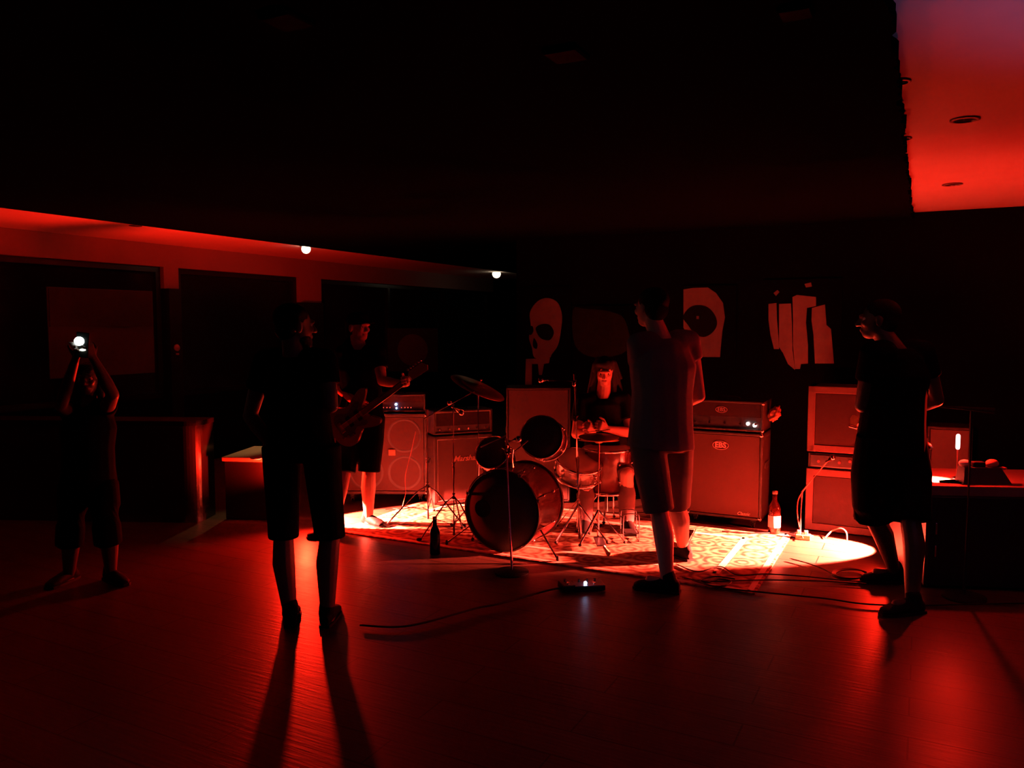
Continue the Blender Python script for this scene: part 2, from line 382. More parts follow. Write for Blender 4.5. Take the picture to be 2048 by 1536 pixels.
# ================================================================ POSTERS ON THE STAGE WALL
def wall_pt(px, py, d=D_ST):            # image point onto the plane d = const, returned as (off, z)
    r = ray(px, py); t = d / (r.x * DV.x + r.y * DV.y); p = r * t
    return p.x * NV.x + p.y * NV.y, p.z + CAMZ
def banner(name, label, rect, shapes, cloth=WALLD, prn=PRINT, dd=D_ST - .012):
    (x0, y0), (x1, y1) = rect
    a = wall_pt(x0, y0, dd); b_ = wall_pt(x1, y1, dd)
    cx = (a[0] + b_[0]) / 2
    base = R(cx, dd, b_[1]); t = thing(name, label, 'banner', base, -TH)
    part('cloth', box(NB(), (0, .003, (a[1]-b_[1])/2), (b_[0]-a[0], .006, a[1]-b_[1])), cloth, t)
    Mx = Matrix.Translation((-cx, -.0005, -b_[1])) @ Matrix.Rotation(PI/2, 4, 'X')
    for nm, lay, m_, pts, sm in shapes:
        q = [Vector((*wall_pt(x, y, dd), 0)) for x, y in pts]
        if sm: q = spline(q, 4, True)
        part(nm, prism(NB(), [(v.x, v.y) for v in q], .0 + .0012*lay, .001 + .0012*lay, Mx), m_, t)
    return t
INK = mat('poster_print_black', (.006, .006, .006), .95, spec=.05)
banner('skull_banner', 'black banner printed with a whole pale skull, left of the drummer', ((1045, 575), (1141, 800)), [
    ('skull_print', 0, PRINT, [(1062, 655), (1060, 625), (1075, 603), (1095, 596), (1115, 605), (1124, 630), (1122, 660), (1116, 690), (1104, 708), (1098, 716), (1070, 716), (1064, 695), (1058, 675)], True),
    ('eye_socket', 1, INK, [(1072, 655), (1085, 648), (1100, 650), (1108, 665), (1100, 680), (1084, 678), (1075, 668)], True),
    ('eye_socket', 1, INK, [(1058, 655), (1065, 652), (1067, 662), (1062, 670), (1057, 666)], True),
    ('nose_hole', 1, INK, [(1068, 676), (1075, 688), (1073, 698), (1066, 692)], True),
    ('teeth_print', 0, PRINT, [(1052, 718), (1100, 716), (1098, 726), (1088, 728), (1084, 750), (1078, 750), (1076, 728), (1064, 728), (1064, 780), (1050, 780)], False)])
banner('skull_banner', 'banner with a close-up half skull face, right of the standing player', ((1364, 572), (1470, 722)), [
    ('skull_print', 0, PRINT, [(1367, 579), (1385, 576), (1416, 575), (1432, 586), (1446, 606), (1450, 635), (1445, 660), (1442, 690), (1440, 714), (1395, 714), (1384, 690), (1367, 655)], False),
    ('eye_socket', 1, INK, [(1366, 634), (1378, 616), (1395, 610), (1415, 614), (1430, 630), (1434, 650), (1424, 666), (1408, 674), (1390, 668), (1376, 650)], True),
    ('eye_glint', 2, PRINT, [(1393, 632), (1398, 632), (1398, 638), (1393, 638)], False)])
banner('bone_banner', 'banner with pale vertical finger-bone shapes above the right amp stack', ((1528, 560), (1680, 750)), [
    ('bone_print', 0, PRINT, [(1537, 608), (1553, 606), (1554, 640), (1557, 676), (1558, 698), (1548, 698), (1541, 670), (1537, 640)], False),
    ('bone_print', 0, PRINT, [(1558, 608), (1582, 607), (1584, 650), (1585, 700), (1590, 740), (1576, 728), (1566, 706), (1558, 694)], False),
    ('bone_print', 0, PRINT, [(1585, 594), (1594, 590), (1632, 594), (1632, 612), (1614, 616), (1612, 645), (1616, 690), (1616, 727), (1602, 728), (1600, 738), (1590, 738), (1586, 690), (1586, 640)], False),
    ('bone_print', 0, PRINT, [(1624, 616), (1650, 609), (1653, 650), (1662, 658), (1668, 727), (1630, 727), (1627, 670), (1623, 640)], False),
    ('bone_print', 0, PRINT, [(1547, 586), (1555, 580), (1559, 584), (1552, 592)], False),
    ('bone_print', 0, PRINT, [(1609, 568), (1622, 565), (1624, 573), (1612, 575)], False)])
banner('ochre_banner', 'dim ochre banner behind the drummer, between two skull banners', ((1144, 612), (1262, 760)), [
    ('ochre_print', 0, PRINTY, [(1146, 620), (1170, 618), (1215, 622), (1250, 640), (1255, 700), (1190, 715), (1150, 690)], True)])
p0 = W(825, 700, 12.2)
t = thing('round_poster', 'dim poster with a pale round shape behind the capped guitarist', 'poster', (p0.x, p0.y, p0.z - .3), -.2)
part('sheet', box(NB(), (0, .01, .3), (.80, .006, .66)), mat('brown_sheet', (.02, .014, .006), .9), t)
part('disc_print', lathe(NB(), [(.001, .001), (.24, .001), (.24, 0)], Matrix.Translation((0, .006, .3)) @ Matrix.Rotation(PI/2, 4, 'X')), mat('disc_print', (.10, .08, .06), .9), t)
p0 = W(208, 665, 8.0)
t = thing('notice_board', 'large dim grey sheet on the window behind the person with the phone', 'board', (p0.x - .0, p0.y, p0.z - .42), PI/2 - TH)
part('sheet', box(NB(), (0, 0, .42), (1.15, .012, .86)), mat('grey_board', (.035, .03, .028), .8), t)
part('upper_sheet', box(NB(), (.0, -.012, .66), (1.12, .008, .36)), mat('dark_board', (.012, .010, .010), .8), t)

# ================================================================ LOW BLOCKS AT LEFT
cb = G(400, 1046)
t = thing('bar_counter', 'dark counter with rounded glossy corner near the left pillar', 'counter', (cb.x, cb.y, 0), -.06)
LAC = mat('glossy_dark_lacquer', (.015, .013, .012), .22, scale=4, coat=.3)
pts = [(-2.0, .30), (-2.0, 0), (-.12, 0)] + [(-.12 + .12*math.sin(a), .12 - .12*math.cos(a)) for a in [PI/2*k/8 for k in range(1, 9)]] + [(0, .30)]
part('counter_body', prism(NB(), pts, 0, .80), LAC, t)
part('counter_top', prism(NB(), [(x*1.0 + (.015 if x > -.2 else 0), y - .015) for x, y in pts], .80, .84), WOODD, t)
pb = G(532, 1049)
t = thing('low_table', 'low dark block table behind the left front singer', 'table', (pb.x, pb.y, 0), -.12)
part('table_body', box(NB(), (-.21, .42, .245), (.40, .58, .49), .01), WOODD, t)
part('table_top', box(NB(), (-.21, .42, .51), (.43, .62, .035), .006), mat('pale_tabletop', (.45, .36, .2), .5), t)
g0 = Vector((pb.x - .02, pb.y + .12, .5275))
t = thing('bottle', 'small dark bottle on the low table beside the singer', 'bottle', g0)
part('bottle_body', lathe(NB(), [(.001, 0), (.030, 0), (.030, .11), (.012, .15), (.012, .19), (.001, .19)]), mat('brown_glass', (.05, .015, .005), .08), t, True)
part('cap', lathe(NB(), [(.014, .188), (.014, .198), (.001, .2)]), CHROME, t, True)
t = thing('saucer', 'small saucer on the low table beside the bottle', 'saucer', g0 + Vector((-.06, -.07, 0)))
part('dish', lathe(NB(), [(.001, .003), (.025, .003), (.05, .012), (.052, .011), (.03, 0), (.001, 0)]), PAPER, t, True)

# ================================================================ AMPS
def cab(name, label, loc, rz, w_, d_, h_, z0=0.0, frame=.03, gm=GRILLD, bm_=TOLEX, piping=None, casters=False, corners=True, speakers=0, handle=True, cat='speaker cabinet'):
    """front at y=0 facing -y, left edge at x=0"""
    t = thing(name, label, cat, (loc[0], loc[1], z0), rz)
    zc = .07 if casters else .012
    bm = NB()      # carcass with recessed front
    th = frame
    box(bm, (w_/2, d_/2 + .02, zc + (h_-zc)/2), (w_ - 2*th + .002, d_ - .04, h_ - zc - 2*th + .002))
    part('baffle', bm, RUBBER, t)
    bm = NB()
    box(bm, (th/2, d_/2, zc + (h_-zc)/2), (th, d_, h_-zc), .006); box(bm, (w_-th/2, d_/2, zc + (h_-zc)/2), (th, d_, h_-zc), .006)
    box(bm, (w_/2, d_/2, zc + th/2), (w_, d_, th), .006); box(bm, (w_/2, d_/2, h_ - th/2), (w_, d_, th), .006)
    box(bm, (w_/2, d_ - .01, zc + (h_-zc)/2), (w_, .02, h_-zc), .004)
    part('cabinet_shell', bm, bm_, t)
    g = NB(); box(g, (w_/2, .012, zc + (h_-zc)/2), (w_ - 2*th - .006, .012, h_ - zc - 2*th - .006), .003); part('grille', g, gm, t)
    if speakers:
        for i in range(2):
            for j in range(2):
                cx = w_*(.27 + .46*i); cz = zc + (h_-zc)*(.27 + .46*j)
                Mx = Matrix.Translation((cx, .006, cz)) @ Matrix.Rotation(PI/2, 4, 'X')
                part('speaker_ring', lathe(NB(), [(w_*.175, 0), (w_*.19, .004), (w_*.205, 0)], Mx), mat('ring_grey', (.03, .03, .03), .7), t, True)  # speaker outline as a thin dark grey ring
    if piping:
        bm = NB(); q = th + .004
        loop = [(q, .004, zc+q), (w_-q, .004, zc+q), (w_-q, .004, h_-q), (q, .004, h_-q), (q, .004, zc+q)]
        for a, b2 in zip(loop, loop[1:]): cyl(bm, a, b2, .003, 8)
        part('piping', bm, piping, t)
    if corners:
        for x in (0, w_):
            for z in (zc, h_):
                s = 1 if x == 0 else -1; u = 1 if z == zc else -1
                part('corner', ell(NB(), (x + s*.014, .014, z + u*.014), (.019, .019, .019), seg=12), CHROME if piping is None else RUBBER, t, True)
    if handle:
        for x in (-.001, w_ + .001):
            part('side_handle', box(NB(), (x, d_/2, zc + (h_-zc)*.62), (.012, .16, .05), .005), RUBBER, t)
    if casters:
        for x in (.07, w_-.07):
            for y in (.06, d_-.06):
                bm = NB(); cyl(bm, (x-.012, y, .03), (x+.012, y, .03), .03, 18); box(bm, (x, y, .055), (.04, .04, .03)); part('caster', bm, RUBBER, t, False)
    else:
        for x in (.06, w_-.06):
            for y in (.06, d_-.06): part('foot', cyl(NB(), (x, y, 0), (x, y, .014), .018, 12), RUBBER, t)
    return t
def amp_head(name, label, loc, rz, w_, d_, h_, z0, knobs, led=None, piping=None, panel_z=.35, ledcol=None, gm=GRILLD):
    t = thing(name, label, 'amplifier', (loc[0], loc[1], z0), rz)
    th = .018; bm = NB()
    box(bm, (th/2, d_/2, h_/2 + .006), (th, d_, h_-.012), .005); box(bm, (w_-th/2, d_/2, h_/2 + .006), (th, d_, h_-.012), .005)
    box(bm, (w_/2, d_/2, .012 + th/2), (w_, d_, th), .005); box(bm, (w_/2, d_/2, h_ - th/2), (w_, d_, th), .005); box(bm, (w_/2, d_-.01, h_/2+.006), (w_, .02, h_-.012))
    part('amp_shell', bm, TOLEX, t)
    part('front_grille', box(NB(), (w_/2, .02, h_*.5 + h_*panel_z/2), (w_-2*th-.004, .012, h_*(1-panel_z) - 2*th - .008)), gm, t)
    pz = h_*panel_z*.5 + .012
    part('control_panel', box(NB(), (w_/2, .026, pz + .01), (w_-2*th-.004, .012, h_*panel_z)), DCHROME, t)
    for i in range(knobs):
        x = w_*.1 + (w_*.8) * (i/(max(knobs-1, 1)))
        part('knob', cyl(NB(), (x, .02, pz + .01), (x, -.002, pz + .01), .009, 14), CHROME, t, False)
    for (x, z, r, m_) in (led or []):
        part('indicator_light', ell(NB(), (x, .006, z), (r, r*.6, r), seg=12), m_, t, True)
    if piping:
        bm = NB(); q = th + .002
        loop = [(q, .012, q+.012), (w_-q, .012, q+.012), (w_-q, .012, h_-q), (q, .012, h_-q), (q, .012, q+.012)]
        for a, b2 in zip(loop, loop[1:]): cyl(bm, a, b2, .0028, 8)
        part('piping', bm, piping, t)
    part('top_handle', spl_handle(w_, d_, h_), RUBBER, t, True)
    for x in (.05, w_-.05):
        for y in (.05, d_-.05): part('foot', cyl(NB(), (x, y, 0), (x, y, .013), .014, 12), RUBBER, t)
    return t
def spl_handle(w_, d_, h_):
    return tube(NB(), spline([(w_*.36, d_/2, h_-.002), (w_*.38, d_/2, h_+.014), (w_*.5, d_/2, h_+.02), (w_*.62, d_/2, h_+.014), (w_*.64, d_/2, h_-.002)], 4), .008)
def front_text(t, s, size, x, z, y=.004, shear=0, m_=PIPE, name='logo', bold=0):
    me = text_mesh(s, size, shear, .002, bold); me.transform(Matrix.Translation((x, y, z)) @ Matrix.Rotation(PI/2, 4, 'X')); part(name, me, m_, t)
RDIM = mat('red_badge', (.45, .30, .30), .5)
# left 4-speaker cabinet and head
c0 = G(688, 1006); z1 = .81
t = cab('speaker_cabinet', 'wide black four-speaker cabinet on casters behind the capped guitarist', (c0.x, 7.2), 0, .765, .36, z1 - .0, z0=.0105, gm=GRILL, casters=True, speakers=4)
hx = W(728, 900, 7.2).x
BLUE = emat('blue_jewel_glow', (.35, .5, 1.0), 25); KNOBR = emat('red_knob_glow', (1.0, .08, .05), 3.0); LEDW = emat('pink_white_led_glow', (1.0, .75, .65), 14)
xb = W(792, 812, 7.23).x - hx; zb = W(792, 811, 7.23).z - z1
zz = W(792, 817.5, 7.23).z - z1
leds = [(xb, zb, .010, BLUE), (xb + .004, zb - .035, .007, BLUE)] + [(W(x, 817, 7.23).x - hx, zz, .0035, KNOBR) for x in (767, 774, 780, 803, 810, 816, 822)]  # small glowing red dots stand in for the row of red knobs
t = amp_head('amplifier_head', 'small amp head with a blue light, on the left wide cabinet', (hx, 7.22), 0, .56, .24, .175, z1 + .0105, 0, leds, panel_z=.45)
tag(obj('sticker', box(NB(), W(784, 905, 7.195) + Vector((0, 0, 0)), (.062, .006, .055), .002), mat('pale_sticker', (.7, .5, .3), .6)), 'small pale square badge on the left wide cabinet grille', 'sticker')
# marshall cabinet and head
mx_ = W(868, 900, 7.0).x; RZM = math.radians(24)
t = cab('speaker_cabinet', 'black cabinet with pale piping and script logo left of the bass drum', (mx_, 7.0), RZM, .56, .34, .628, z0=.0105, gm=GRILL, piping=PIPE, corners=False)
front_text(t, 'Marshall', .070, .30, .415, shear=.35, m_=mat('brown_logo', (.28, .16, .12), .5), bold=.001)  # script lettering in a dull brown
t = amp_head('amplifier_head', 'amp head with pale piping on top of the script-logo cabinet', (mx_, 7.0), RZM, .56, .26, .225, .64, 6, piping=PIPE, panel_z=.28)
# tall cabinet behind the drum kit
cx_ = W(1012, 900, 7.0).x
t = cab('speaker_cabinet', 'tall plain cabinet directly behind the rack tom', (cx_, 7.15), 0, .58, .34, 1.05, z0=.0105, frame=.02, gm=mat('brown_grille', (.060, .030, .026), .85), corners=False)  # plain brown grille cloth
# bass stack
bl = Vector((1.97, 6.23, 0)) - NV * .60
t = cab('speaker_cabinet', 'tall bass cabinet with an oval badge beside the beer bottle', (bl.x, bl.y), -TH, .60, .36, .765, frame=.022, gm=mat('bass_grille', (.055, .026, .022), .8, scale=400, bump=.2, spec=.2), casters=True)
front_text(t, 'EBS', .060, .27, .655, m_=mat('oval_logo_paint', (.5, .42, .42), .5), bold=.002)
part('oval_badge', tube(NB(), [(.27 + .062*math.cos(2*PI*k/32), .003, .655 + .034*math.sin(2*PI*k/32)) for k in range(33)], .0025, 6, False), MATS['oval_logo_paint'], t, True)
front_text(t, 'Classic', .036, .46, .115, m_=PIPE, shear=.3, name='script_logo')
leds = [(.48, .072, .013, LEDW), (.532, .062, .014, LEDW)]
t = amp_head('amplifier_head', 'bass amp head with two glowing lights on the oval-badge cabinet', (bl.x, bl.y), -TH, .60, .34, .25, .768, 5, leds, panel_z=.4)
front_text(t, 'EBS', .042, .27, .175, y=.011, m_=RDIM)
part('oval_badge', tube(NB(), [(.27 + .045*math.cos(2*PI*k/32), .011, .175 + .024*math.sin(2*PI*k/32)) for k in range(33)], .0018, 6, False), RDIM, t, True)
for z in (.02, .235): part('corner', ell(NB(), (.592, .012, z), (.015, .015, .015), seg=12), CHROME, t, True)
# crumpled cloth at its side
bm = NB(); bmesh.ops.create_icosphere(bm, subdivisions=4, radius=.062)
for v in bm.verts:
    n_ = v.co.normalized(); v.co += n_ * (.028 * noise.noise(n_*2.3 + Vector((3, 1, 2))) + .012 * noise.noise(n_*6)); v.co.x *= .62; v.co.z *= 1.0
pc = W(1549, 828, 6.37)
o = obj('crumpled_cloth', mesh_of(bm, 'crumpled_cloth', True), mat('orange_cloth', (.75, .45, .28), .8)); o.location = pc + Vector((0, 0, 0)); o.rotation_euler = (0, .5, 0)
tag(o, 'crumpled pale cloth bundle hooked on the right side of the bass amp head', 'cloth')
# right stack
sl = G(1609, 1061)
sp = sl; 
t = cab('speaker_cabinet', 'lower of the two grey-framed cabinets in the right stack', (sp.x, sp.y), -TH, .66, .36, .50, frame=.055, gm=GRILLD, bm_=GREYT, corners=False)
t = thing('rack_mixer', 'flat rack unit between the two right stacked cabinets', 'amplifier', (sp.x, sp.y, .50), -TH)
part('rack_case', box(NB(), (.33, .17, .062), (.64, .30, .115), .005), TOLEX, t)
part('rack_panel', box(NB(), (.33, .015, .062), (.60, .012, .09), .003), DCHROME, t)
for k in range(7): part('knob', cyl(NB(), (.09 + .075*k, .012, .06 + (.015 if k % 2 else 0)), (.09 + .075*k, -.008, .06 + (.015 if k % 2 else 0)), .010, 12), mat('red_knob', (.35, .1, .1), .4), t)
t = cab('speaker_cabinet', 'upper of the two grey-framed cabinets in the right stack', (sp.x, sp.y), -TH, .66, .36, .525, z0=.622, frame=.055, gm=GRILLD, bm_=GREYT, corners=False)
# side cabinet behind the flight case
sc = W(1853, 900, 6.0)
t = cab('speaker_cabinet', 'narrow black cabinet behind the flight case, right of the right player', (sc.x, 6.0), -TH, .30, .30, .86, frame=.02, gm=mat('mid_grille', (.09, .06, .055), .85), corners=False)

# ================================================================ FLIGHT CASE AND THINGS ON IT
TZ = .645
fc = W(1856, 1000, 4.82)
t = thing('flight_case', 'black flight case at the far right carrying the glowing tube', 'case', (fc.x, fc.y, 0), -.10)
CW, CD = .86, .62
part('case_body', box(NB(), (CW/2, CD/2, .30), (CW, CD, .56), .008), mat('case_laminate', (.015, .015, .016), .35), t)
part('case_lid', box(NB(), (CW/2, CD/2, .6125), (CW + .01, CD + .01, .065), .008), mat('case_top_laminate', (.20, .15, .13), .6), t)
for x in (0, CW):
    part('edge_strip', box(NB(), (x, 0, .30), (.022, .022, .56), .004), DCHROME, t)
for z in (.50, .36): part('latch', box(NB(), (.05, -.010, z - .12), (.012, .012, .075), .004), CHROME, t)
for x in (.08, CW-.08):
    for y in (.08, CD-.08): part('foot', cyl(NB(), (x, y, 0), (x, y, .022), .03, 14), RUBBER, t)
# glowing tube lamp
p = G(1922, 948, TZ)
lp = Vector((LAMP_T.x, LAMP_T.y, TZ))
t = thing('tube_lamp', 'small stand lamp with a short glowing white tube on the flight case', 'lamp', lp)
part('base', lathe(NB(), [(.001, .0), (.032, .0), (.032, .01), (.012, .02), (.001, .02)]), DCHROME, t, True)
part('stem', cyl(NB(), (0, 0, .015), (0, 0, .215), .006, 10), mat('red_stem', (.6, .2, .15), .4), t)
ztop, zbot = W(1922, 868, 5.0).z - TZ, W(1922, 899, 5.0).z - TZ
part('glow_tube', capsule(NB(), (0, 0, zbot + .012), (0, 0, ztop - .012), .0125, .0125), emat('tube_glow', (1.0, .72, .68), 4), t, True)
# low box with two domes
bp_ = W(1903, 965, 4.95)
t = thing('control_box', 'low dark slanted box with two rounded pads on the flight case', 'mixer', (bp_.x + .02, 4.85, TZ), -.05)
pr = [(0, 0), (.30, 0), (.27, .10), (.02, .10)]
bm = NB(); v0 = [bm.verts.new(v) for v in ((0, 0, 0), (.29, 0, 0), (.29, .11, 0), (0, .11, 0), (.012, .02, .10), (.23, .02, .10), (.23, .10, .10), (.012, .10, .10))]
for f in ((3,2,1,0), (4,5,6,7), (0,1,5,4), (1,2,6,5), (2,3,7,6), (3,0,4,7)): bm.faces.new([v0[i] for i in f])
part('box_body', bm, mat('box_plastic', (.03, .03, .03), .5), t)
part('pad', ell(NB(), (.030, .058, .120), (.036, .032, .024)), PAPER, t, True)
part('pad', ell(NB(), (.195, .058, .122), (.038, .032, .026)), mat('orange_pad', (.55, .3, .18), .7), t, True)
part('nub', box(NB(), (.11, .06, .115), (.075, .05, .035), .008), RUBBER, t)
part('side_switch', ell(NB(), (.26, .06, .09), (.028, .012, .010)), mat('red_switch', (.5, .15, .1), .5), t, True)
bm = NB(); v0 = [bm.verts.new(Vector(v)) for v in ((0, 0, 0), (.13, .03, 0), (.10, -.09, 0), (-.02, -.05, 0))]; bm.faces.new(v0)
bmesh.ops.solidify(bm, geom=bm.faces[:], thickness=.002)
pp = G(1882, 963, TZ + .004); o = obj('paper_sheet', bm, PAPER); o.location = (pp.x, pp.y + .03, TZ + .006); tag(o, 'white sheet of paper at the front left of the flight case', 'paper')
# small spot on the case, hidden behind the right player
def par_can(label, pos, aim, r=.055, L=.13, base_z=0.0, lens=None):
    """pos = lens centre; aim = direction of the beam"""
    t = thing('stage_light', label, 'stage light', (pos.x, pos.y, base_z))
    a = (Vector(aim)).normalized(); rel = Vector((0, 0, pos.z - base_z)); Mq = Matrix.Translation(rel) @ a.to_track_quat('Z', 'Y').to_matrix().to_4x4()
    part('can', lathe(NB(), [(r*.9, -.035), (r, -.03), (r, -L*.6), (r*.6, -L), (.001, -L), (.001, -L+.006), (r*.55, -L+.006), (r*.9, -L*.6), (r*.9, -.035)], Mq, 28), DCHROME, t, True)
    part('lens', lathe(NB(), [(.001, -L*.45), (r*.88, -L*.45)], Mq, 28), lens, t)
    side = a.cross(Vector((0, 0, 1))).normalized(); bm = NB(); back = rel - a * L * .5
    tube(bm, [back + side*(r+.008), Vector((back.x + side.x*(r+.008), back.y + side.y*(r+.008), .008)), Vector((back.x - side.x*(r+.008), back.y - side.y*(r+.008), .008)), back - side*(r+.008)], .006, 8)
    part('yoke', bm, DCHROME, t)
    return t
GL = emat('red_lens_glow', (1.0, .10, .05), 4)
par_can('low floor spotlight behind the front singer, aimed right', LAMP_L, (1, .2, -.18), lens=GL)
par_can('low floor spotlight behind the right player, aimed left', LAMP_R, (-1, .05, -.18), lens=GL)
pcs = W(1857, 922, 4.97); pcs.z = TZ + .17
par_can('small spotlight on the left end of the flight case', pcs, (.6, .1, -.9), r=.04, L=.09, base_z=TZ, lens=GL)
lamp('case_spot_beam', 'SPOT', pcs + Vector((.01, 0, -.01)), 600, HOT, .015, (pcs.x + .05, pcs.y + .03, TZ), 66, .3)
# crossbar of an added stand, put here to shade part of the ceiling
bp0 = LAMP_T + Vector((-.797*.30, -.604*.30, .23)); bd = Vector((.604, -.797, 0))

# ================================================================ STANDS
so_ = bp0 + bd*.20
t = thing('added_shade_stand', 'added black stand with a level crossbar to shade the ceiling, in front of the flight case', 'stand', (so_.x, so_.y, 0))
part('pole', cyl(NB(), (0, 0, .01), (0, 0, so_.z), .010, 12), RUBBER, t)
part('base', lathe(NB(), [(.001, 0), (.12, 0), (.12, .012), (.02, .022), (.001, .022)]), RUBBER, t, True)
part('crossbar', tube(NB(), [Vector((0, 0, so_.z)) + bd*.12, Vector((0, 0, so_.z)) - bd*.62], .017, 14), RUBBER, t, True)
def tripod(t, hub_z, spread, pole_top, rot=0, r=.008, m_=CHROME, feet=None):
    part('pole', cyl(NB(), (0, 0, .02), (0, 0, pole_top*.55), r*1.4, 12), m_, t)
    part('upper_pole', cyl(NB(), (0, 0, pole_top*.53), (0, 0, pole_top), r, 12), m_, t)
    part('clutch', cyl(NB(), (0, 0, pole_top*.53), (0, 0, pole_top*.53 + .035), r*2.2, 12), m_, t)
    part('hub', cyl(NB(), (0, 0, hub_z - .02), (0, 0, hub_z + .02), r*2, 12), m_, t)
    for k in range(3):
        a = rot + k*2*PI/3; e = Vector((math.cos(a)*spread, math.sin(a)*spread, .012))
        lg = part('leg', tube(NB(), [(0, 0, hub_z), (math.cos(a)*spread*.25, math.sin(a)*spread*.25, hub_z*.86), e], r*.8, 8), m_, t)
        part('brace', cyl(NB(), (0, 0, hub_z*.25 + .02), tuple(e*.55 + Vector((0, 0, hub_z*.46))), r*.55, 8), m_, t)
        part('rubber_foot', capsule(NB(), e, e + Vector((math.cos(a)*.02, math.sin(a)*.02, 0)), .012, .012), RUBBER, lg, True)
def boom(t, a, b2, r=.007, m_=CHROME): part('boom_arm', cyl(NB(), a, b2, r, 10), m_, t)
def mic(t, p, d, L=.10, m_=None):
    d = Vector(d).normalized(); p = Vector(p); part('microphone_body', tube(NB(), [p, p + d*L], [.010, .016], 14), m_ or DCHROME, t, True)
    part('microphone_grille', ell(NB(), p + d*(L+.018), (.023, .023, .023)), CHROME, t, True)
# stand 1 (slim, x=858)
b1 = G(856, 1045); t = thing('cymbal_stand', 'leftmost chrome tripod stand in front of the wide cabinet', 'stand', (b1.x, b1.y, RUGZ))
tt = W(858, 822, b1.y).z; tripod(t, .30, .36, tt, rot=math.radians(208), m_=DCHROME)
# cymbals
def cymbal(label, c, nrm, r, parent_t):
    Mq = Matrix.Translation(c) @ Vector(nrm).normalized().to_track_quat('Z', 'Y').to_matrix().to_4x4()
    prof = [(.004, .028), (.02, .027), (.04, .016), (.045, .012), (r*.6, .004), (r, -.006), (r, -.0075), (.045, .010), (.004, .026)]
    part('cymbal', lathe(NB(), prof, Mq, 56), BRASS, parent_t, True)
    bm = NB(); cyl(bm, Mq @ Vector((0, 0, -.02)), Mq @ Vector((0, 0, .06)), .004, 8); ell(bm, Mq @ Vector((0, 0, .065)), (.012, .012, .012), seg=10); part('wing_nut', bm, CHROME, parent_t)
bc = Vector((W(956, 775, 6.15).x, 6.15, RUGZ)); cc = W(956, 774, 6.15)
t = thing('crash_cymbal', 'tilted crash cymbal on its stand, upper left of the kit', 'cymbal', bc)
tripod(t, .26, .26, cc.z - .06, rot=.4)
cymbal('', cc - bc, (.40, -.14, .9), .225, t)
# smaller cymbal behind left
bc = Vector((W(890, 762, 6.5).x, 6.62, RUGZ)); 
b2_ = G(908, 1078); t = thing('microphone_stand', 'boom microphone stand left of the bass drum with a bright mic tip', 'stand', (b2_.x, b2_.y, RUGZ))
top = W(899, 808, b2_.y) - Vector((b2_.x, b2_.y, RUGZ)); tripod(t, .32, .26, top.z, rot=math.radians(200), m_=DCHROME, r=.007)
boom(t, W(848, 838, b2_.y + .05) - Vector((b2_.x, b2_.y, RUGZ)), W(948, 783, b2_.y - .02) - Vector((b2_.x, b2_.y, RUGZ)), .005)
mic(t, W(903, 813, b2_.y - .02) - Vector((b2_.x, b2_.y, RUGZ)), W(925, 826, b2_.y) - W(903, 813, b2_.y + .02), .07, mat('champagne_metal', (.8, .7, .5), .25, 1))
part('mic_clip', ell(NB(), W(899, 806, b2_.y) - Vector((b2_.x, b2_.y, RUGZ)), (.02, .016, .016)), CHROME, t, True)
# stand 3 in front of bass drum
b3 = G(1024, 1146); t = thing('microphone_stand', 'straight thin microphone stand in front of the bass drum', 'stand', (b3.x, b3.y, .001))
tp = W(1012, 872, b3.y + .35) - Vector((b3.x, b3.y, 0))
part('pole', cyl(NB(), (0, 0, .012), tp*.98, .008, 12), CHROME, t); part('base', lathe(NB(), [(.001, 0), (.11, 0), (.11, .012), (.02, .022), (.001, .022)]), RUBBER, t, True)
part('clutch', cyl(NB(), tp*.86, tp*.92, .016, 12), CHROME, t); part('boom_arm', cyl(NB(), tp, tp + Vector((-.18, .15, -.10)), .006, 10), DCHROME, t)
mic(t, tp + Vector((.02, .02, -.04)), (.8, .1, .15), .05)
# stand 4 tall shiny
b4 = G(1160, 1082); t = thing('microphone_stand', 'tall shiny stand with a level boom, right of the rack tom', 'stand', (b4.x, b4.y, RUGZ))
o4 = Vector((b4.x, b4.y, RUGZ)); tp = W(1149, 748, b4.y) - o4
part('lower_pole', tube(NB(), [(0, 0, .01), tp*.5], .014, 14), CHROME, t, True); part('upper_pole', tube(NB(), [tp*.48, tp], .010, 14), CHROME, t, True)
part('clutch', cyl(NB(), tp*.72, tp*.75, .02, 12), DCHROME, t)
for a in (-.5, 1.6, 3.7):
    e = Vector((math.cos(a)*.22, math.sin(a)*.22, .012)); lg = part('leg', tube(NB(), [tp*.22, e], .009, 8), CHROME, t); part('rubber_foot', ell(NB(), e, (.014, .014, .012), seg=10), RUBBER, lg, True)
part('boom_arm', cyl(NB(), W(1152, 762, b4.y) - o4, W(1096, 760, b4.y + .06) - o4, .010, 12), DCHROME, t)
mic(t, W(1100, 760, b4.y + .06) - o4, (-1, 0, 0), .05)
part('boom_clamp', ell(NB(), W(1148, 768, b4.y - .02) - o4, (.016, .016, .022)), CHROME, t, True)
# short boom stand by the right stack
b5 = G(1600, 1072); t = thing('microphone_stand', 'short boom stand pointing at the right amp stack', 'stand', (b5.x, b5.y, .001)); o5 = Vector((b5.x, b5.y, 0))
j = W(1604, 984, b5.y) - o5
part('pole', cyl(NB(), (0, 0, .01), j, .008, 10), DCHROME, t); part('base', lathe(NB(), [(.001, 0), (.09, 0), (.09, .01), (.015, .02), (.001, .02)]), RUBBER, t, True)
part('boom_arm', cyl(NB(), j, W(1655, 922, b5.y - .05) - o5, .0065, 10), mat('boom_paint', (.5, .4, .35), .4), t)
mic(t, W(1652, 924, b5.y - .05) - o5, W(1668, 914, b5.y) - W(1652, 924, b5.y), .04)

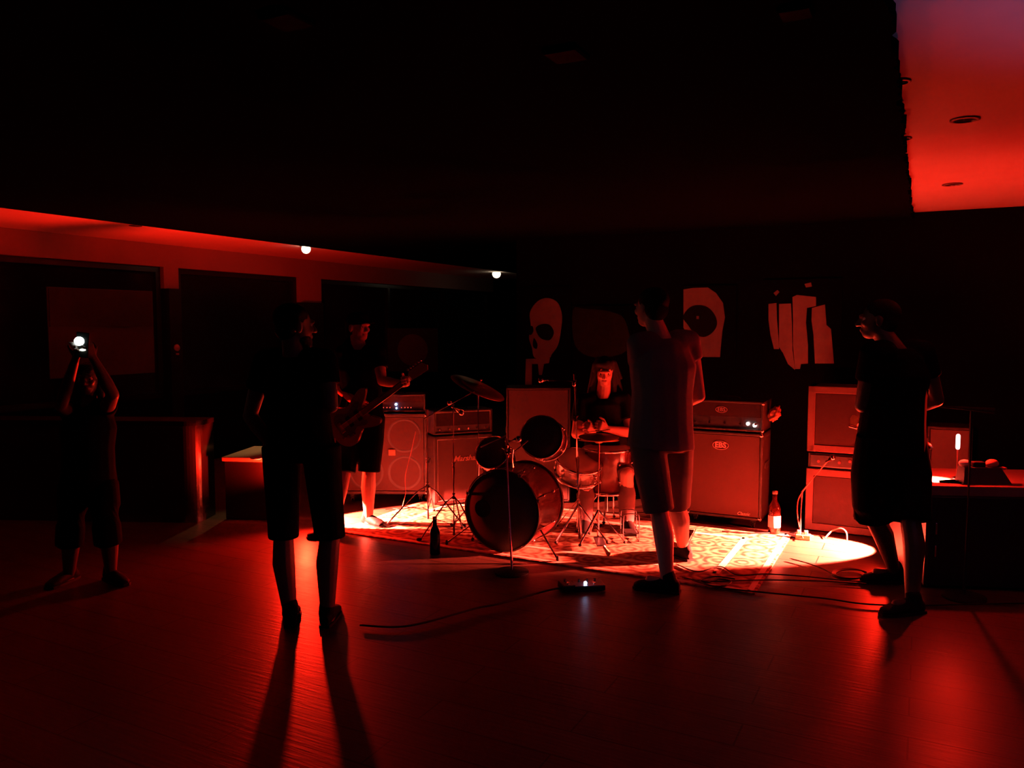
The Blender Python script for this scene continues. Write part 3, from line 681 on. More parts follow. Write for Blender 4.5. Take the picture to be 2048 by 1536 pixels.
# ================================================================ DRUM KIT
def drum(t, c, axis, r, L, nl, m_=SHELL, front=DHEAD, back=WHEAD, hoopm=CHROME, hole=None, pre=''):
    a = Vector(axis).normalized(); Mq = Matrix.Translation(c) @ a.to_track_quat('Z', 'Y').to_matrix().to_4x4()
    sh = part(pre + 'shell', lathe(NB(), [(r, 0), (r, L), (r-.008, L), (r-.008, 0), (r, 0)], Mq, 48), m_, t, True)
    hd = NB()
    lathe(hd, [(.001, -.004), (r*.5, -.004), (r+.002, -.004), (r+.002, .012)], Mq, 48)
    part(pre + 'front_head', hd, front, t, True)
    part(pre + 'rear_head', lathe(NB(), [(.001, L+.004), (r+.002, L+.004), (r+.002, L-.012)], Mq, 48), back, t, True)
    for z in (-.010, L-.012): part(pre + 'hoop', lathe(NB(), [(r+.003, z), (r+.012, z), (r+.012, z+.022), (r+.003, z+.022), (r+.003, z)], Mq, 48), hoopm, t, True)
    for k in range(nl):
        an = 2*PI*(k+.5)/nl; q = Vector((math.cos(an)*(r+.009), math.sin(an)*(r+.009), 0))
        bm = NB(); cyl(bm, Mq @ (q + Vector((0, 0, .02))), Mq @ (q + Vector((0, 0, L-.02))), .0035, 6); 
        ell(bm, Mq @ (q + Vector((0, 0, L*.3))), (.011, .011, .011), seg=8); ell(bm, Mq @ (q + Vector((0, 0, L*.7))), (.011, .011, .011), seg=8)
        lg = part(pre + 'lug', bm, CHROME, t, True)
    return Mq
BD = G(1003, 1104, RUGZ); br_ = .285
t = thing('bass_drum', 'large bass drum with a black front head and sound hole, rack tom on top', 'drum', (BD.x, BD.y, RUGZ), 0)
ax = Vector((math.sin(math.radians(27)), math.cos(math.radians(27)), 0))
Mq = drum(t, (0, 0, br_ + .012), ax, br_, .42, 8, hoopm=mat('bass_hoop', (.03, .03, .03), .3), front=mat('speckled_black_head', (.045, .045, .04), .7, scale=300, var=.9, spec=.2))
hp = W(960, 1030, BD.y)
part('sound_hole', lathe(NB(), [(.001, 0), (.055, 0), (.060, -.003), (.064, 0)], Matrix.Translation(Vector((0, 0, br_+.012)) + Vector((ax.y, -ax.x, 0))*-.15 - ax*.0055) @ ax.to_track_quat('Z', 'Y').to_matrix().to_4x4(), 28), RUBBER, t, True)
for s in (-1, 1):
    sd = Vector((ax.y, -ax.x, 0))*s
    st = sd*br_*.86 + ax*.10 + Vector((0, 0, br_*.65)); e = sd*(br_ + .16) + ax*(-.02) + Vector((0, 0, .012))
    lg = part('spur', cyl(NB(), st, e, .008, 10), CHROME, t); part('rubber_foot', capsule(NB(), e, e + Vector((0, 0, .015)), .013, .010), RUBBER, lg, True)
for s, k in ((-1, 4), (1, 4), (-1, 2), (1, 2)):
    sd = Vector((ax.y, -ax.x, 0))*s; ang = math.radians(20 if k == 4 else 62)
    q = Vector((0, 0, br_+.012)) - ax*.012 + (sd*math.cos(ang) + Vector((0, 0, 1))*math.sin(ang))*(br_+.012)
    part('claw_hook', box(NB(), q + ax*.02, (.022, .05, .022), .004), CHROME, t)
# tom holder and two rack toms
hz = br_*2 + .012
part('tom_holder', cyl(NB(), ax*.17 + Vector((0, 0, hz - .01)), ax*.17 + Vector((0, 0, hz + .13)), .014, 12), CHROME, t)
def rack_tom(label, px, py, Y, nrm, r, L):
    c = W(px, py, Y); tt_ = thing('rack_tom', label, 'drum', c - Vector((0, 0, r)), 0)
    a = -Vector(nrm).normalized(); drum(tt_, Vector((0, 0, r)), a, r, L, 6)
    return tt_, c
tA, cA = rack_tom('right rack tom with a black head tilted towards the front', 1083, 874, 6.0, (-.22, -.9, .25), .155, .20)
tB, cB = rack_tom('left rack tom, lower and darker, above the bass drum', 985, 905, 5.98, (-.25, -.75, .55), .125, .17)
base = Vector((BD.x, BD.y, RUGZ))
for c in (cA, cB):
    part('tom_arm', tube(NB(), [ax*.17 + Vector((0, 0, hz + .10)), (c - base)*.5 + (ax*.17 + Vector((0, 0, hz+.16)))*.5, c - base + Vector((0, .14, -.04))], .009, 8), CHROME, t)
# snare on a stand
sc_ = W(1160, 935, 6.2); so = Vector((sc_.x, sc_.y, RUGZ))
t = thing('snare_drum', 'snare drum with a pale lit lower head on a folding stand', 'drum', so)
drum(t, sc_ - so + Vector((0, 0, .05)), (-.12, .38, -.9), .175, .13, 8, m_=mat('steel_shell', (.6, .5, .45), .25, .8), front=WHEAD, back=mat('clear_lower_head', (.75, .7, .66), .4))
part('stand_pole', cyl(NB(), (0, 0, .02), (0, 0, sc_.z - .16), .012, 12), CHROME, t)
for k in range(3):
    a = .5 + k*2*PI/3; e = Vector((math.cos(a)*.20, math.sin(a)*.20, .012)); lg = part('leg', cyl(NB(), (0, 0, .26), e, .007, 8), CHROME, t); part('rubber_foot', ell(NB(), e, (.013, .013, .011), seg=10), RUBBER, lg, True)
    q = Vector((math.cos(a)*.16, math.sin(a)*.16, sc_.z - RUGZ - .10)); part('basket_arm', cyl(NB(), (0, 0, sc_.z - .20), q, .006, 8), CHROME, t)
# floor tom
fo = G(1236, 1072); fo.z = RUGZ; t = thing('floor_tom', 'floor tom on three legs beside the drummer', 'drum', (fo.x - .05, fo.y + .32, RUGZ))
drum(t, (0, 0, .62), (0, 0, -1), .19, .34, 8, m_=SHELL, front=WHEAD, back=DHEAD)
for k in range(3):
    a = -.9 + k*2*PI/3; e = Vector((math.cos(a)*.215, math.sin(a)*.215, 0)); lg = part('leg', tube(NB(), [e + Vector((0, 0, .52)), e + Vector((0, 0, .10)), e*1.12 + Vector((0, 0, .012))], .006, 8), CHROME, t)
    part('rubber_foot', ell(NB(), e*1.12 + Vector((0, 0, .012)), (.013, .013, .012), seg=10), RUBBER, lg, True)
# hi hat
hh = G(1196, 1086); hh.z = RUGZ; t = thing('hi_hat', 'hi-hat cymbal pair on a slim stand in front of the drummer', 'cymbal', hh)
zt = W(1196, 880, hh.y).z
part('pole', cyl(NB(), (0, 0, .03), (0, 0, zt), .009, 12), CHROME, t); part('pull_rod', cyl(NB(), (0, 0, zt), (0, 0, zt + .12), .003, 8), CHROME, t)
for k in range(3):
    a = -.3 + k*2*PI/3; e = Vector((math.cos(a)*.2, math.sin(a)*.2, .012)); lg = part('leg', tube(NB(), [(0, 0, .24), e], .007, 8), CHROME, t); part('rubber_foot', ell(NB(), e, (.013, .013, .011), seg=10), RUBBER, lg, True)
for s in (1, -1):
    Mq = Matrix.Translation((0, 0, zt + .012*s)) @ Matrix.Scale(s, 4, (0, 0, 1)) @ Matrix.Rotation(.06, 4, 'X')
    part('cymbal', lathe(NB(), [(.004, .024), (.02, .022), (.035, .012), (.15, .0), (.15, -.0015), (.035, .010), (.004, .021)], Mq, 48), BRASS, t, True)
part('foot_board', box(NB(), (0, -.12, .035), (.07, .24, .012), .004), DCHROME, t)
# stool
st_ = W(1215, 900, 6.62); t = thing('drum_stool', 'round padded stool under the drummer', 'stool', (st_.x, 6.62, RUGZ))
part('seat', lathe(NB(), [(.001, .44), (.15, .44), (.165, .46), (.165, .50), (.15, .52), (.001, .525)]), RUBBER, t, True)
part('post', cyl(NB(), (0, 0, .05), (0, 0, .44), .016, 12), CHROME, t)
for k in range(3):
    a = .3 + k*2*PI/3; e = Vector((math.cos(a)*.24, math.sin(a)*.24, .012)); lg = part('leg', cyl(NB(), (0, 0, .28), e, .010, 8), CHROME, t); part('rubber_foot', ell(NB(), e, (.015, .015, .012), seg=10), RUBBER, lg, True)
# kick pedal
kp = base + ax*.50; t = thing('kick_pedal', 'bass drum pedal behind the bass drum', 'pedal', (kp.x, kp.y, RUGZ), -math.radians(27))
part('foot_board', box(NB(), (0, .16, .045), (.08, .28, .01), .004, Matrix.Rotation(-.08, 4, 'X')), DCHROME, t); part('base_plate', box(NB(), (0, .14, .006), (.09, .34, .008), .002), DCHROME, t)
for x in (-.06, .06): part('upright', cyl(NB(), (x, 0, .005), (x, 0, .22), .008, 10), CHROME, t)
part('beater', tube(NB(), [(0, .01, .21), (0, -.02, .32)], .005, 8), CHROME, t)
# wire rack at right of kit
wr = G(1262, 1086, RUGZ); t = thing('wire_rack', 'small rounded wire rack on the rug behind the standing player', 'rack', (wr.x, wr.y, RUGZ))
bm = NB()
for (w2, y) in ((.058, 0), (.058, .14)):
    lp_ = spline([(-w2, y, .01), (-w2, y, .18), (-w2*.7, y, .215), (w2*.7, y, .215), (w2, y, .18), (w2, y, .01)], 4); tube(bm, lp_, .004, 8)
for z in (.01, .07, .17):
    for s in (-1, 1): tube(bm, [(s*.058, 0, z), (s*.058, .14, z)], .0035, 8)
tube(bm, [(-.058, 0, .07), (.058, 0, .07)], .0035, 8); tube(bm, [(-.058, 0, .01), (.058, 0, .01)], .0035, 8)
part('wire_frame', bm, DCHROME, t); part('tray', box(NB(), (0, .07, .06), (.10, .13, .03), .008), RUBBER, t)

# ================================================================ SMALL FLOOR THINGS
def bottle(label, p, m_, h=.265, lab=True):
    t = thing('bottle', label, 'bottle', p); s = h/.265
    part('bottle_body', lathe(NB(), [(.001, 0), (.033*s, 0), (.036*s, .006), (.036*s, .155*s), (.028*s, .18*s), (.0145*s, .205*s), (.0135*s, .252*s), (.001, .252*s)]), m_, t, True)
    part('cap', lathe(NB(), [(.0155*s, .247*s), (.0155*s, .263*s), (.001, .266*s)]), mat('bottle_cap', (.8, .75, .7), .35, .6), t, True)
    if lab: part('label', lathe(NB(), [(.0363*s, .045*s), (.0368*s, .046*s), (.0368*s, .115*s), (.0363*s, .116*s)]), PAPER, t, True)
    return t
bp1 = G(1548, 1068); bp1.z = .0
bottle('dark beer bottle with a white label beside the bass cabinet', bp1, mat('brown_glass2', (.03, .006, .003), .07, coat=.3), .34)
bp2 = G(870, 1108); bp2.z = 0.0
bottle('black bottle silhouette on the floor left of the bass drum', bp2, mat('black_glass', (.006, .006, .006), .2, spec=.2), .27, lab=False)
ps = G(1606, 1079); t = thing('power_strip', 'small power strip with plugs by the right amp stack', 'power strip', (ps.x, ps.y, 0), -.35)
part('strip_body', box(NB(), (0, 0, .022), (.11, .055, .04), .006), mat('orange_plastic', (.5, .25, .1), .4), t)
for x in (-.03, .02): part('plug', box(NB(), (x, 0, .055), (.03, .03, .03), .005), mat('pale_plug', (.6, .45, .3), .4), t)
part('switch', box(NB(), (.062, 0, .03), (.02, .02, .014), .003), PAPER, t)
ep = G(1180, 1182); t = thing('effects_pedal', 'flat effects pedal with a blue-white light on the floor front centre', 'pedal', (ep.x, ep.y, 0), .15)
bm = NB(); box(bm, (0, .05, .018), (.19, .12, .034), .005); part('pedal_body', bm, mat('pedal_paint', (.05, .05, .06), .35, .6), t)
for x in (-.05, .0, .05): part('knob', cyl(NB(), (x, .08, .034), (x, .08, .05), .009, 12), RUBBER, t)
part('foot_switch', cyl(NB(), (.03, .02, .034), (.03, .02, .046), .010, 12), CHROME, t)
part('indicator_light', ell(NB(), (-.022, .03, .042), (.010, .010, .010), seg=12), emat('pedal_led', (.45, .6, 1.0), 30), t, True)
p2 = G(1140, 1180); t = thing('effects_pedal', 'small unlit effects pedal left of the lit one', 'pedal', (p2.x - .02, p2.y + .02, 0), .3)
part('pedal_body', box(NB(), (0, 0, .02), (.075, .12, .038), .005), mat('pedal_paint2', (.02, .02, .02), .4), t)
part('foot_switch', cyl(NB(), (0, -.03, .038), (0, -.03, .05), .010, 12), CHROME, t)
part('knob', cyl(NB(), (0, .03, .038), (0, .03, .052), .010, 12), RUBBER, t)
dr = G(1212, 1112); t = thing('drum_key_shaker', 'small pale tube lying on the rug in front of the drums', 'shaker', (dr.x, dr.y, RUGZ))
part('shaker_body', capsule(NB(), (-.006, .04, .035), (.012, -.03, .017), .012, .017), mat('pale_shaker', (.6, .4, .25), .5), t, True)
part('shaker_cap', ell(NB(), (-.009, .05, .040), (.013, .013, .013), seg=12), PAPER, t, True)

CAB = mat('cable_rubber', (.008, .008, .008), .5, spec=.3)
def cable(label, pts, r=.0042, m_=None, z=None, grp=None):
    q = []
    for p in pts:
        if len(p) == 2: q.append(G(p[0], p[1], .016))
        else: q.append(W(*p) if p[2] > 1.5 else G(p[0], p[1], p[2]))
    o = obj('cable', tube(NB(), spline(q, 8), r, 8), m_ or CAB, smooth=True); tag(o, label, 'cable', grp); return o
cable('wavy black cable on the rug, upper one right of the standing player', [(1352, 1128), (1395, 1143), (1440, 1133), (1475, 1150), (1530, 1148), (1600, 1152), (1680, 1160), (1740, 1164)])
cable('straight black cable across the rug edge, lower one', [(1365, 1155), (1420, 1163), (1520, 1160), (1640, 1162), (1735, 1168)])
cable('long black cable on bare floor running to the right edge', [(1385, 1160), (1440, 1175), (1540, 1186), (1650, 1197), (1720, 1207), (1800, 1211), (1880, 1210), (1950, 1208), (2080, 1206)], .005)
cable('thin cable curving out of the bright light pool', [(1580, 1117), (1620, 1128), (1650, 1140), (1668, 1150)], .0045)
ring = [G(1697 + 33*math.cos(a) + 3*k, 1148 + (11 - 1.2*k)*math.sin(a), .016 + .004*k) for k in range(3) for a in [2*PI*i/14 for i in range(14)]]
o = obj('cable_coil', tube(NB(), spline(ring, 3), .0042, 8), CAB, smooth=True); tag(o, 'coil of black cable at the edge of the bright pool', 'cable')
cable('tangle of cable beside the standing player’s front foot'.replace('’', "'"), [(1385, 1158), (1410, 1165), (1440, 1158), (1462, 1163), (1448, 1172), (1415, 1170), (1400, 1160), (1430, 1153), (1470, 1158)], .005)
cable('cable on the floor from the lit pedal towards the front left', [(1170, 1172), (1120, 1176), (1080, 1185), (1000, 1207), (950, 1217), (850, 1245), (790, 1254), (720, 1250)], .006)
cable('short cable rising behind the standing player’s legs'.replace('’', "'"), [(1360, 1102), (1372, 1096), (1382, 1078), (1392, 1058)], .004)
cable('arched pale cable standing in front of the lower right cabinet', [(1650, 1076, .012), (1664, 1062, 6.0), (1681, 1057, 5.95), (1692, 1064, 5.9), (1694, 1080, .012)], .005, mat('pale_cable', (.7, .5, .35), .5))
cable('cable hanging down from the short boom stand', [(1604, 985, b5.y - .02), (1596, 1002, b5.y), (1595, 1030, b5.y), (1600, 1060, b5.y + .02), (1606, 1076, .03)], .004, mat('red_cable', (.35, .1, .08), .5))
cable('thin cable hanging in front of the left wide cabinet', [(832, 860, 7.13), (822, 905, 7.13), (811, 950, 7.12), (811, 985, 7.08), (805, 1012, .02)], .003, mat('red_cable2', (.4, .15, .1), .5))
cable('thin cable lying in the left bright pool', [(770, 1019), (785, 1017), (800, 1018), (830, 1014), (846, 1016)], .004)
cable('cable along the rug behind the bottle', [(1440, 1062), (1500, 1066), (1570, 1066), (1600, 1074)], .005)

# ================================================================ PEOPLE
def person(name_label, J, face, colors, s=1.0, shirt_len=.0, hair='short', cap_=False, hands=('open', 'open'), shoes=True, skinvox=.0055, sleeve=.45, hem=.08, shirt_fat=1.0, female=False, beard=False, head_tilt=(0, 0), skin=None, baggy=.092, crotch=-.11):
    """J: world joints. face = yaw direction vector of body; head yaw separately J['hf']"""
    V = {k: Vector(v) for k, v in J.items() if k not in ('hf',)}
    f = Vector((face[0], face[1], 0)).normalized(); hf = Vector((J['hf'][0], J['hf'][1], J['hf'][2] if len(J['hf']) > 2 else 0)).normalized()
    base = Vector(((V['anL'].x + V['anR'].x)/2, (V['anL'].y + V['anR'].y)/2, 0))
    t = thing('person', name_label, 'person', base)
    ch = (V['shL'] + V['shR'])/2; hp = (V['hipL'] + V['hipR'])/2; neck = ch + Vector((0, 0, .035*s)) 
    side = (V['shR'] - V['shL']).normalized(); hside = (V['hipR'] - V['hipL']).normalized(); sw = (V['shR'] - V['shL']).length/2
    bm = NB()
    # torso rings
    up = (ch - hp)
    def ring(tt, a, b, sd): return (hp + up*tt, sd*a*s, sd.cross(up.normalized()).normalized()*b*s)
    torso = [(-.10, .12, .10), (.0, .165, .115), (.18, .155, .11), (.38, .138, .10), (.6, .155, .11), (.8, .175, .115), (.93, .15, .10), (1.02, .085, .07)]
    loft(bm, [ring(a, b_, c_, side.lerp(hside, max(0, 1-a)).normalized()) for a, b_, c_ in torso])
    HD = V['head']
    capsule(bm, ch - Vector((0, 0, .02)), HD - Vector((0, 0, .07*s)) - hf*.015, .062*s, .054*s)
    # limbs
    for S in 'LR':
        sh, el, wr = V['sh'+S], V['el'+S], V['wr'+S]
        capsule(bm, sh.lerp(ch, .25), sh, .065*s, .058*s); capsule(bm, sh, sh.lerp(el, .5), .055*s, .047*s); capsule(bm, sh.lerp(el, .5), el, .047*s, .038*s)
        capsule(bm, el, el.lerp(wr, .35), .039*s, .041*s); capsule(bm, el.lerp(wr, .35), wr, .041*s, .026*s)
        hi, kn, an = V['hip'+S], V['kn'+S], V['an'+S]
        capsule(bm, hi - (hi-kn)*.08, hi.lerp(kn, .4), .082*s, .078*s); capsule(bm, hi.lerp(kn, .4), kn, .078*s, .055*s)
        bk = -f*.018*s
        capsule(bm, kn, kn.lerp(an, .33) + bk, .054*s, .060*s); capsule(bm, kn.lerp(an, .33) + bk, an, .060*s, .036*s)
        to = V['toe'+S]; capsule(bm, an - Vector((0, 0, .03)), an.lerp(to, .5) - Vector((0, 0, .02)), .036*s, .03*s)
        # hand
        d = (wr - el).normalized(); hd = V.get('hd'+S, None)
        dd = (hd - wr).normalized() if hd is not None else d
        pn = V.get('pn'+S, None)
        pn = pn.normalized() if pn is not None else (dd.cross(Vector((0, 0, 1)))).normalized()
        pn = (pn - dd*pn.dot(dd)).normalized(); sx = dd.cross(pn).normalized()
        palm0, palm1 = wr + dd*.01, wr + dd*.085*s
        loft(bm, [(wr - dd*.01, sx*.026*s, pn*.019*s), (palm0 + dd*.03*s, sx*.036*s, pn*.017*s), (palm1, sx*.040*s, pn*.014*s), (palm1 + dd*.006, sx*.03*s, pn*.010*s)])
        mode = hands[0 if S == 'L' else 1]; curl = {'open': 14, 'relax': 32, 'grip': 68, 'fist': 85}[mode]
        for k, (off, ln) in enumerate(((-.031, .066), (-.0105, .076), (.0105, .071), (.031, .056))):
            p = palm1 + sx*off*s - dd*(.004 + .004*abs(k-1)); cur = 0; rr = .0088*s
            for q, fr in enumerate((.44, .32, .26)):
                cur += math.radians(curl*(1.0 if q else .8)); e = p + (dd*math.cos(cur) + pn*math.sin(cur))*ln*fr*1.15*s
                capsule(bm, p, e, rr, rr*.92); p = e; rr *= .92
        p = wr + dd*.028*s - sx*.026*s; td = (dd*.55 - sx*.7 + pn*.35).normalized(); e = p + td*.042*s; capsule(bm, p, e, .0125*s, .0105*s)
        e2 = e + (dd*.8 - sx*.15 + pn*.5).normalized()*.032*s; capsule(bm, e, e2, .0105*s, .009*s)
    # head
    z_ = Vector((0, 0, 1)); z_ = (z_ + Vector((hf.x, hf.y, 0))*head_tilt[0]).normalized(); hfo = (hf - z_*hf.dot(z_)).normalized(); hs = hfo.cross(z_).normalized()
    MH = Matrix((hs, hfo, z_)).transposed()       # x=right, y=front, z=up
    def hp_(x, y, z): return HD + MH @ Vector((x*s, y*s, z*s))
    def he(x, y, z, a, b_, c_): ell(bm, hp_(x, y, z), (a*s, b_*s, c_*s), MH)
    he(0, -.012, .030, .076, .094, .082); he(0, .022, -.015, .062, .072, .085); he(0, .045, -.075, .042, .042, .034); he(0, .02, -.055, .056, .055, .045)
    he(0, .090, .022, .050, .014, .013); capsule(bm, hp_(0, .092, .012), hp_(0, .112, -.026), .008*s, .0135*s)
    he(.013, .102, -.030, .009, .010, .008); he(-.013, .102, -.030, .009, .010, .008)
    he(0, .088, -.055, .024, .011, .006); he(0, .086, -.064, .021, .011, .007); he(.034, .072, -.018, .02, .02, .02); he(-.034, .072, -.018, .02, .02, .02)
    for e_ in (-1, 1): he(e_*.078, -.002, -.008, .009, .020, .032)
    body = wpart('body', remeshed(bm, skinvox, 3, 'body'), skin or SKIN, t)
    for e_ in (-1, 1):
        eb = NB(); ell(eb, hp_(e_*.031, .0745, .004), (.0125*s, .0125*s, .0125*s), seg=14); ev = wpart('eye', eb, mat('eye_white', (.7, .7, .68), .2), t, True)
        eb = NB(); ell(eb, hp_(e_*.031, .0848, .004), (.006*s, .004*s, .006*s), MH, seg=10); wpart('iris', eb, mat('iris_dark', (.02, .012, .008), .2), t, True)
    # shirt
    sm, pm, fat = colors[0], colors[1], 1.12*shirt_fat
    bm = NB(); bot = -.05 - shirt_len
    tt = [(bot, .178*fat, .135*fat), (bot + .02, .176*fat, .133*fat), (.25, .160*fat, .122*fat), (.5, .156*fat, .118*fat), (.75, .172*fat, .122*fat), (.9, .172, .120), (.95, .160, .114), (1.0, .115, .096), (1.045, .074, .070)]
    loft(bm, [ring(a, b_, c_, side.lerp(hside, max(0, 1-a)).normalized()) for a, b_, c_ in tt])
    for S in 'LR':
        sh, el = V['sh'+S], V['el'+S]; e = sh.lerp(el, sleeve); capsule(bm, sh.lerp(ch, .45), sh, .076*s, .068*s)
        dd = (el - sh).normalized(); a, b_ = frame_of(dd); m2 = sh.lerp(e, .5)
        loft(bm, [(sh, a*.066*s, b_*.066*s), (m2, a*.066*s, b_*.066*s), (e, a*.065*s, b_*.065*s), (e + dd*.004, a*.062*s, b_*.062*s)])
    wpart('shirt', remeshed(bm, .008, 9, 'shirt'), sm, t)
    # trousers / shorts
    bm = NB()
    loft(bm, [ring(a, b_, c_, hside) for a, b_, c_ in ((crotch, .150, .115), (crotch + .09, .180, .135), (.06, .178, .13), (.16, .165, .122), (.18, .158, .118))])
    for S in 'LR':
        hi, kn, an = V['hip'+S], V['kn'+S], V['an'+S]
        if hem <= 1: e = kn + (an - kn)*hem; chain = [(hi + Vector((0, 0, .03)), .106), (hi.lerp(kn, .45), baggy*1.12), (kn + (hi-kn)*.12, baggy), (e, baggy)]
        else: e = an + Vector((0, 0, .02)); chain = [(hi + Vector((0, 0, .03)), .105), (hi.lerp(kn, .5), .090), (kn, .070), (kn.lerp(an, .4), .072), (e, .055)]
        rg = []
        for k, (p, r) in enumerate(chain):
            dd = (chain[min(k+1, len(chain)-1)][0] - chain[max(k-1, 0)][0]).normalized(); a, b_ = frame_of(dd)
            rg.append((p, a*r*s, b_*r*s))
        loft(bm, rg)
    wpart('shorts' if hem <= 1 else 'trousers', remeshed(bm, .008, 8, 'shorts'), pm, t)
    # shoes
    for S in 'LR':
        an, to = V['an'+S], V['toe'+S]; dd = (to - an); dd.z = 0; dd.normalize(); sx = dd.cross(Vector((0, 0, 1)))
        g = Vector((an.x, an.y, 0)); gz = an.z - .085*s; bm = NB(); zb_ = Vector((0, 0, max(0, gz)))
        def P_(l, h_): return g + dd*l*s + Vector((0, 0, h_*s)) + zb_
        loft(bm, [(P_(-.075, .035), sx*.022*s, Vector((0, 0, .03*s))), (P_(-.055, .042), sx*.034*s, Vector((0, 0, .04*s))), (P_(.0, .048), sx*.038*s, Vector((0, 0, .046*s))), (P_(.06, .042), sx*.042*s, Vector((0, 0, .040*s))), (P_(.13, .032), sx*.048*s, Vector((0, 0, .030*s))), (P_(.175, .026), sx*.040*s, Vector((0, 0, .022*s))), (P_(.195, .022), sx*.02*s, Vector((0, 0, .014*s)))])
        capsule(bm, P_(-.02, .06), P_(-.005, .105), .044*s, .043*s)
        sh_ = wpart('shoe', remeshed(bm, .006, 2, 'shoe'), SHOE, t)
        bm = NB(); lo = []
        for (l, w2) in ((-.078, .028), (.0, .042), (.07, .046), (.13, .050), (.18, .042), (.200, .02)): lo.append((l, w2))
        poly = [(l, w2) for l, w2 in lo] + [(l, -w2) for l, w2 in reversed(lo)]
        Ms = Matrix((( dd.x*s, sx.x*s, 0, g.x), (dd.y*s, sx.y*s, 0, g.y), (0, 0, 1, zb_.z), (0, 0, 0, 1)))
        prism(bm, poly, .001, .016, Ms); wpart('sole', bm, RUBBER, t)
    # hair
    bm = NB()
    if hair != 'none':
        ell(bm, hp_(0, -.022, .042), (.083*s, .098*s, .080*s), MH); ell(bm, hp_(0, -.045, -.005), (.078*s, .062*s, .075*s), MH)
        if hair == 'long':
            capsule(bm, hp_(0, -.05, .0), hp_(0, -.075, -.20), .072*s, .05*s)
            for e_ in (-1, 1): capsule(bm, hp_(e_*.066, -.01, .04), hp_(e_*.080, .02, -.20), .030*s, .022*s)
            ell(bm, hp_(0, .045, .075), (.07*s, .05*s, .035*s), MH)
            rnd = random.Random(int(HD.x*1000))
            for k in range(26 if s > .91 else 8):
                an = rnd.uniform(0, 2*PI); x = .085*math.cos(an); y = -.02 + .09*math.sin(an)
                if y > .04: q = rnd.uniform(.06, .09); e_ = (x*1.1 + rnd.uniform(-.03, .03), y*1.15, rnd.uniform(.02, .05))
                else: q = rnd.uniform(.0, .08); e_ = (x*rnd.uniform(1.2, 1.7), y*rnd.uniform(1.1, 1.5), rnd.uniform(-.22, -.05))
                capsule(bm, hp_(x*.9, y*.9, q), hp_(*e_), .026*s, .010*s)
        ho = wpart('hair', remeshed(bm, .008, 2, 'hair'), HAIR, t)
    if beard:
        bm = NB(); ell(bm, hp_(0, .05, -.09), (.05*s, .045*s, .045*s), MH); ell(bm, hp_(0, .035, -.07), (.062*s, .05*s, .035*s), MH); wpart('beard', remeshed(bm, .008, 2, 'beard'), HAIR, t)
    if cap_:
        bm = NB(); ell(bm, hp_(0, -.010, .058), (.088*s, .104*s, .072*s), MH); wpart('cap', remeshed(bm, .008, 2, 'cap'), BLACK, t)
        bm = NB(); loft(bm, [(hp_(0, .07, .045), hs*.07*s, z_*.006), (hp_(0, .12, .042), hs*.065*s, z_*.005), (hp_(0, .165, .034), hs*.035*s, z_*.004)]); wpart('cap_brim', bm, BLACK, t, True)
    return t

def J_(Y, **k):       # joints from image points: (px, py) or (px, py, dY)
    out = {}
    for n, v in k.items():
        if n in ('hf', 'pnL', 'pnR', 'toeL', 'toeR'): out[n] = v; continue
        out[n] = W(v[0], v[1], Y + (v[2] if len(v) > 2 else 0))
    for S in 'LR': out['toe'+S] = Vector(out['an'+S]) + Vector(out['toe'+S])
    return out
# A: front left singer, facing the stage and to the right
A = J_(4.25, head=(589, 652), hf=(.75, .5, -.05), shL=(530, 722, .06), shR=(650, 722, -.04), elL=(500, 832, .10), elR=(662, 812, -.10), wrL=(545, 893, .0), wrR=(632, 745, .22),
       hdL=(565, 900, -.01), hdR=(618, 722, .25), hipL=(563, 902, .03), hipR=(642, 902, -.03), knL=(567, 1072, .05), knR=(660, 1072, -.03), anL=(581, 1232, .0), anR=(655, 1232, .0), toeL=(-.04, .2, 0), toeR=(.0, .2, 0))
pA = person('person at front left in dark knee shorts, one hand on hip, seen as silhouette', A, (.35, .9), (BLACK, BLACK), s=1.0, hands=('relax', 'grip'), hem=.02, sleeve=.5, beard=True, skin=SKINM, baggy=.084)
# B: capped guitarist at the back left
B = J_(6.35, head=(716, 655), hf=(.75, -.55, -.1), shL=(756, 706, -.06), shR=(686, 704, .02), elL=(764, 762, -.18), elR=(676, 775, .06), wrL=(806, 768, -.36), wrR=(716, 808, -.22),
       hdL=(816, 762, -.42), hdR=(735, 820, -.24), hipL=(745, 838, .0), hipR=(700, 838, .02), knL=(738, 944, -.06), knR=(688, 946, -.16), anL=(737, 1035, .06), anR=(664, 1060, -.28), toeL=(.16, -.13, 0), toeR=(-.17, -.10, 0))
pB = person('person in a dark cap playing a brown guitar at the back left', B, (.35, -.9), (BLACK, BLACK), s=.98, cap_=True, hands=('grip', 'grip'), hem=.0, sleeve=.55)
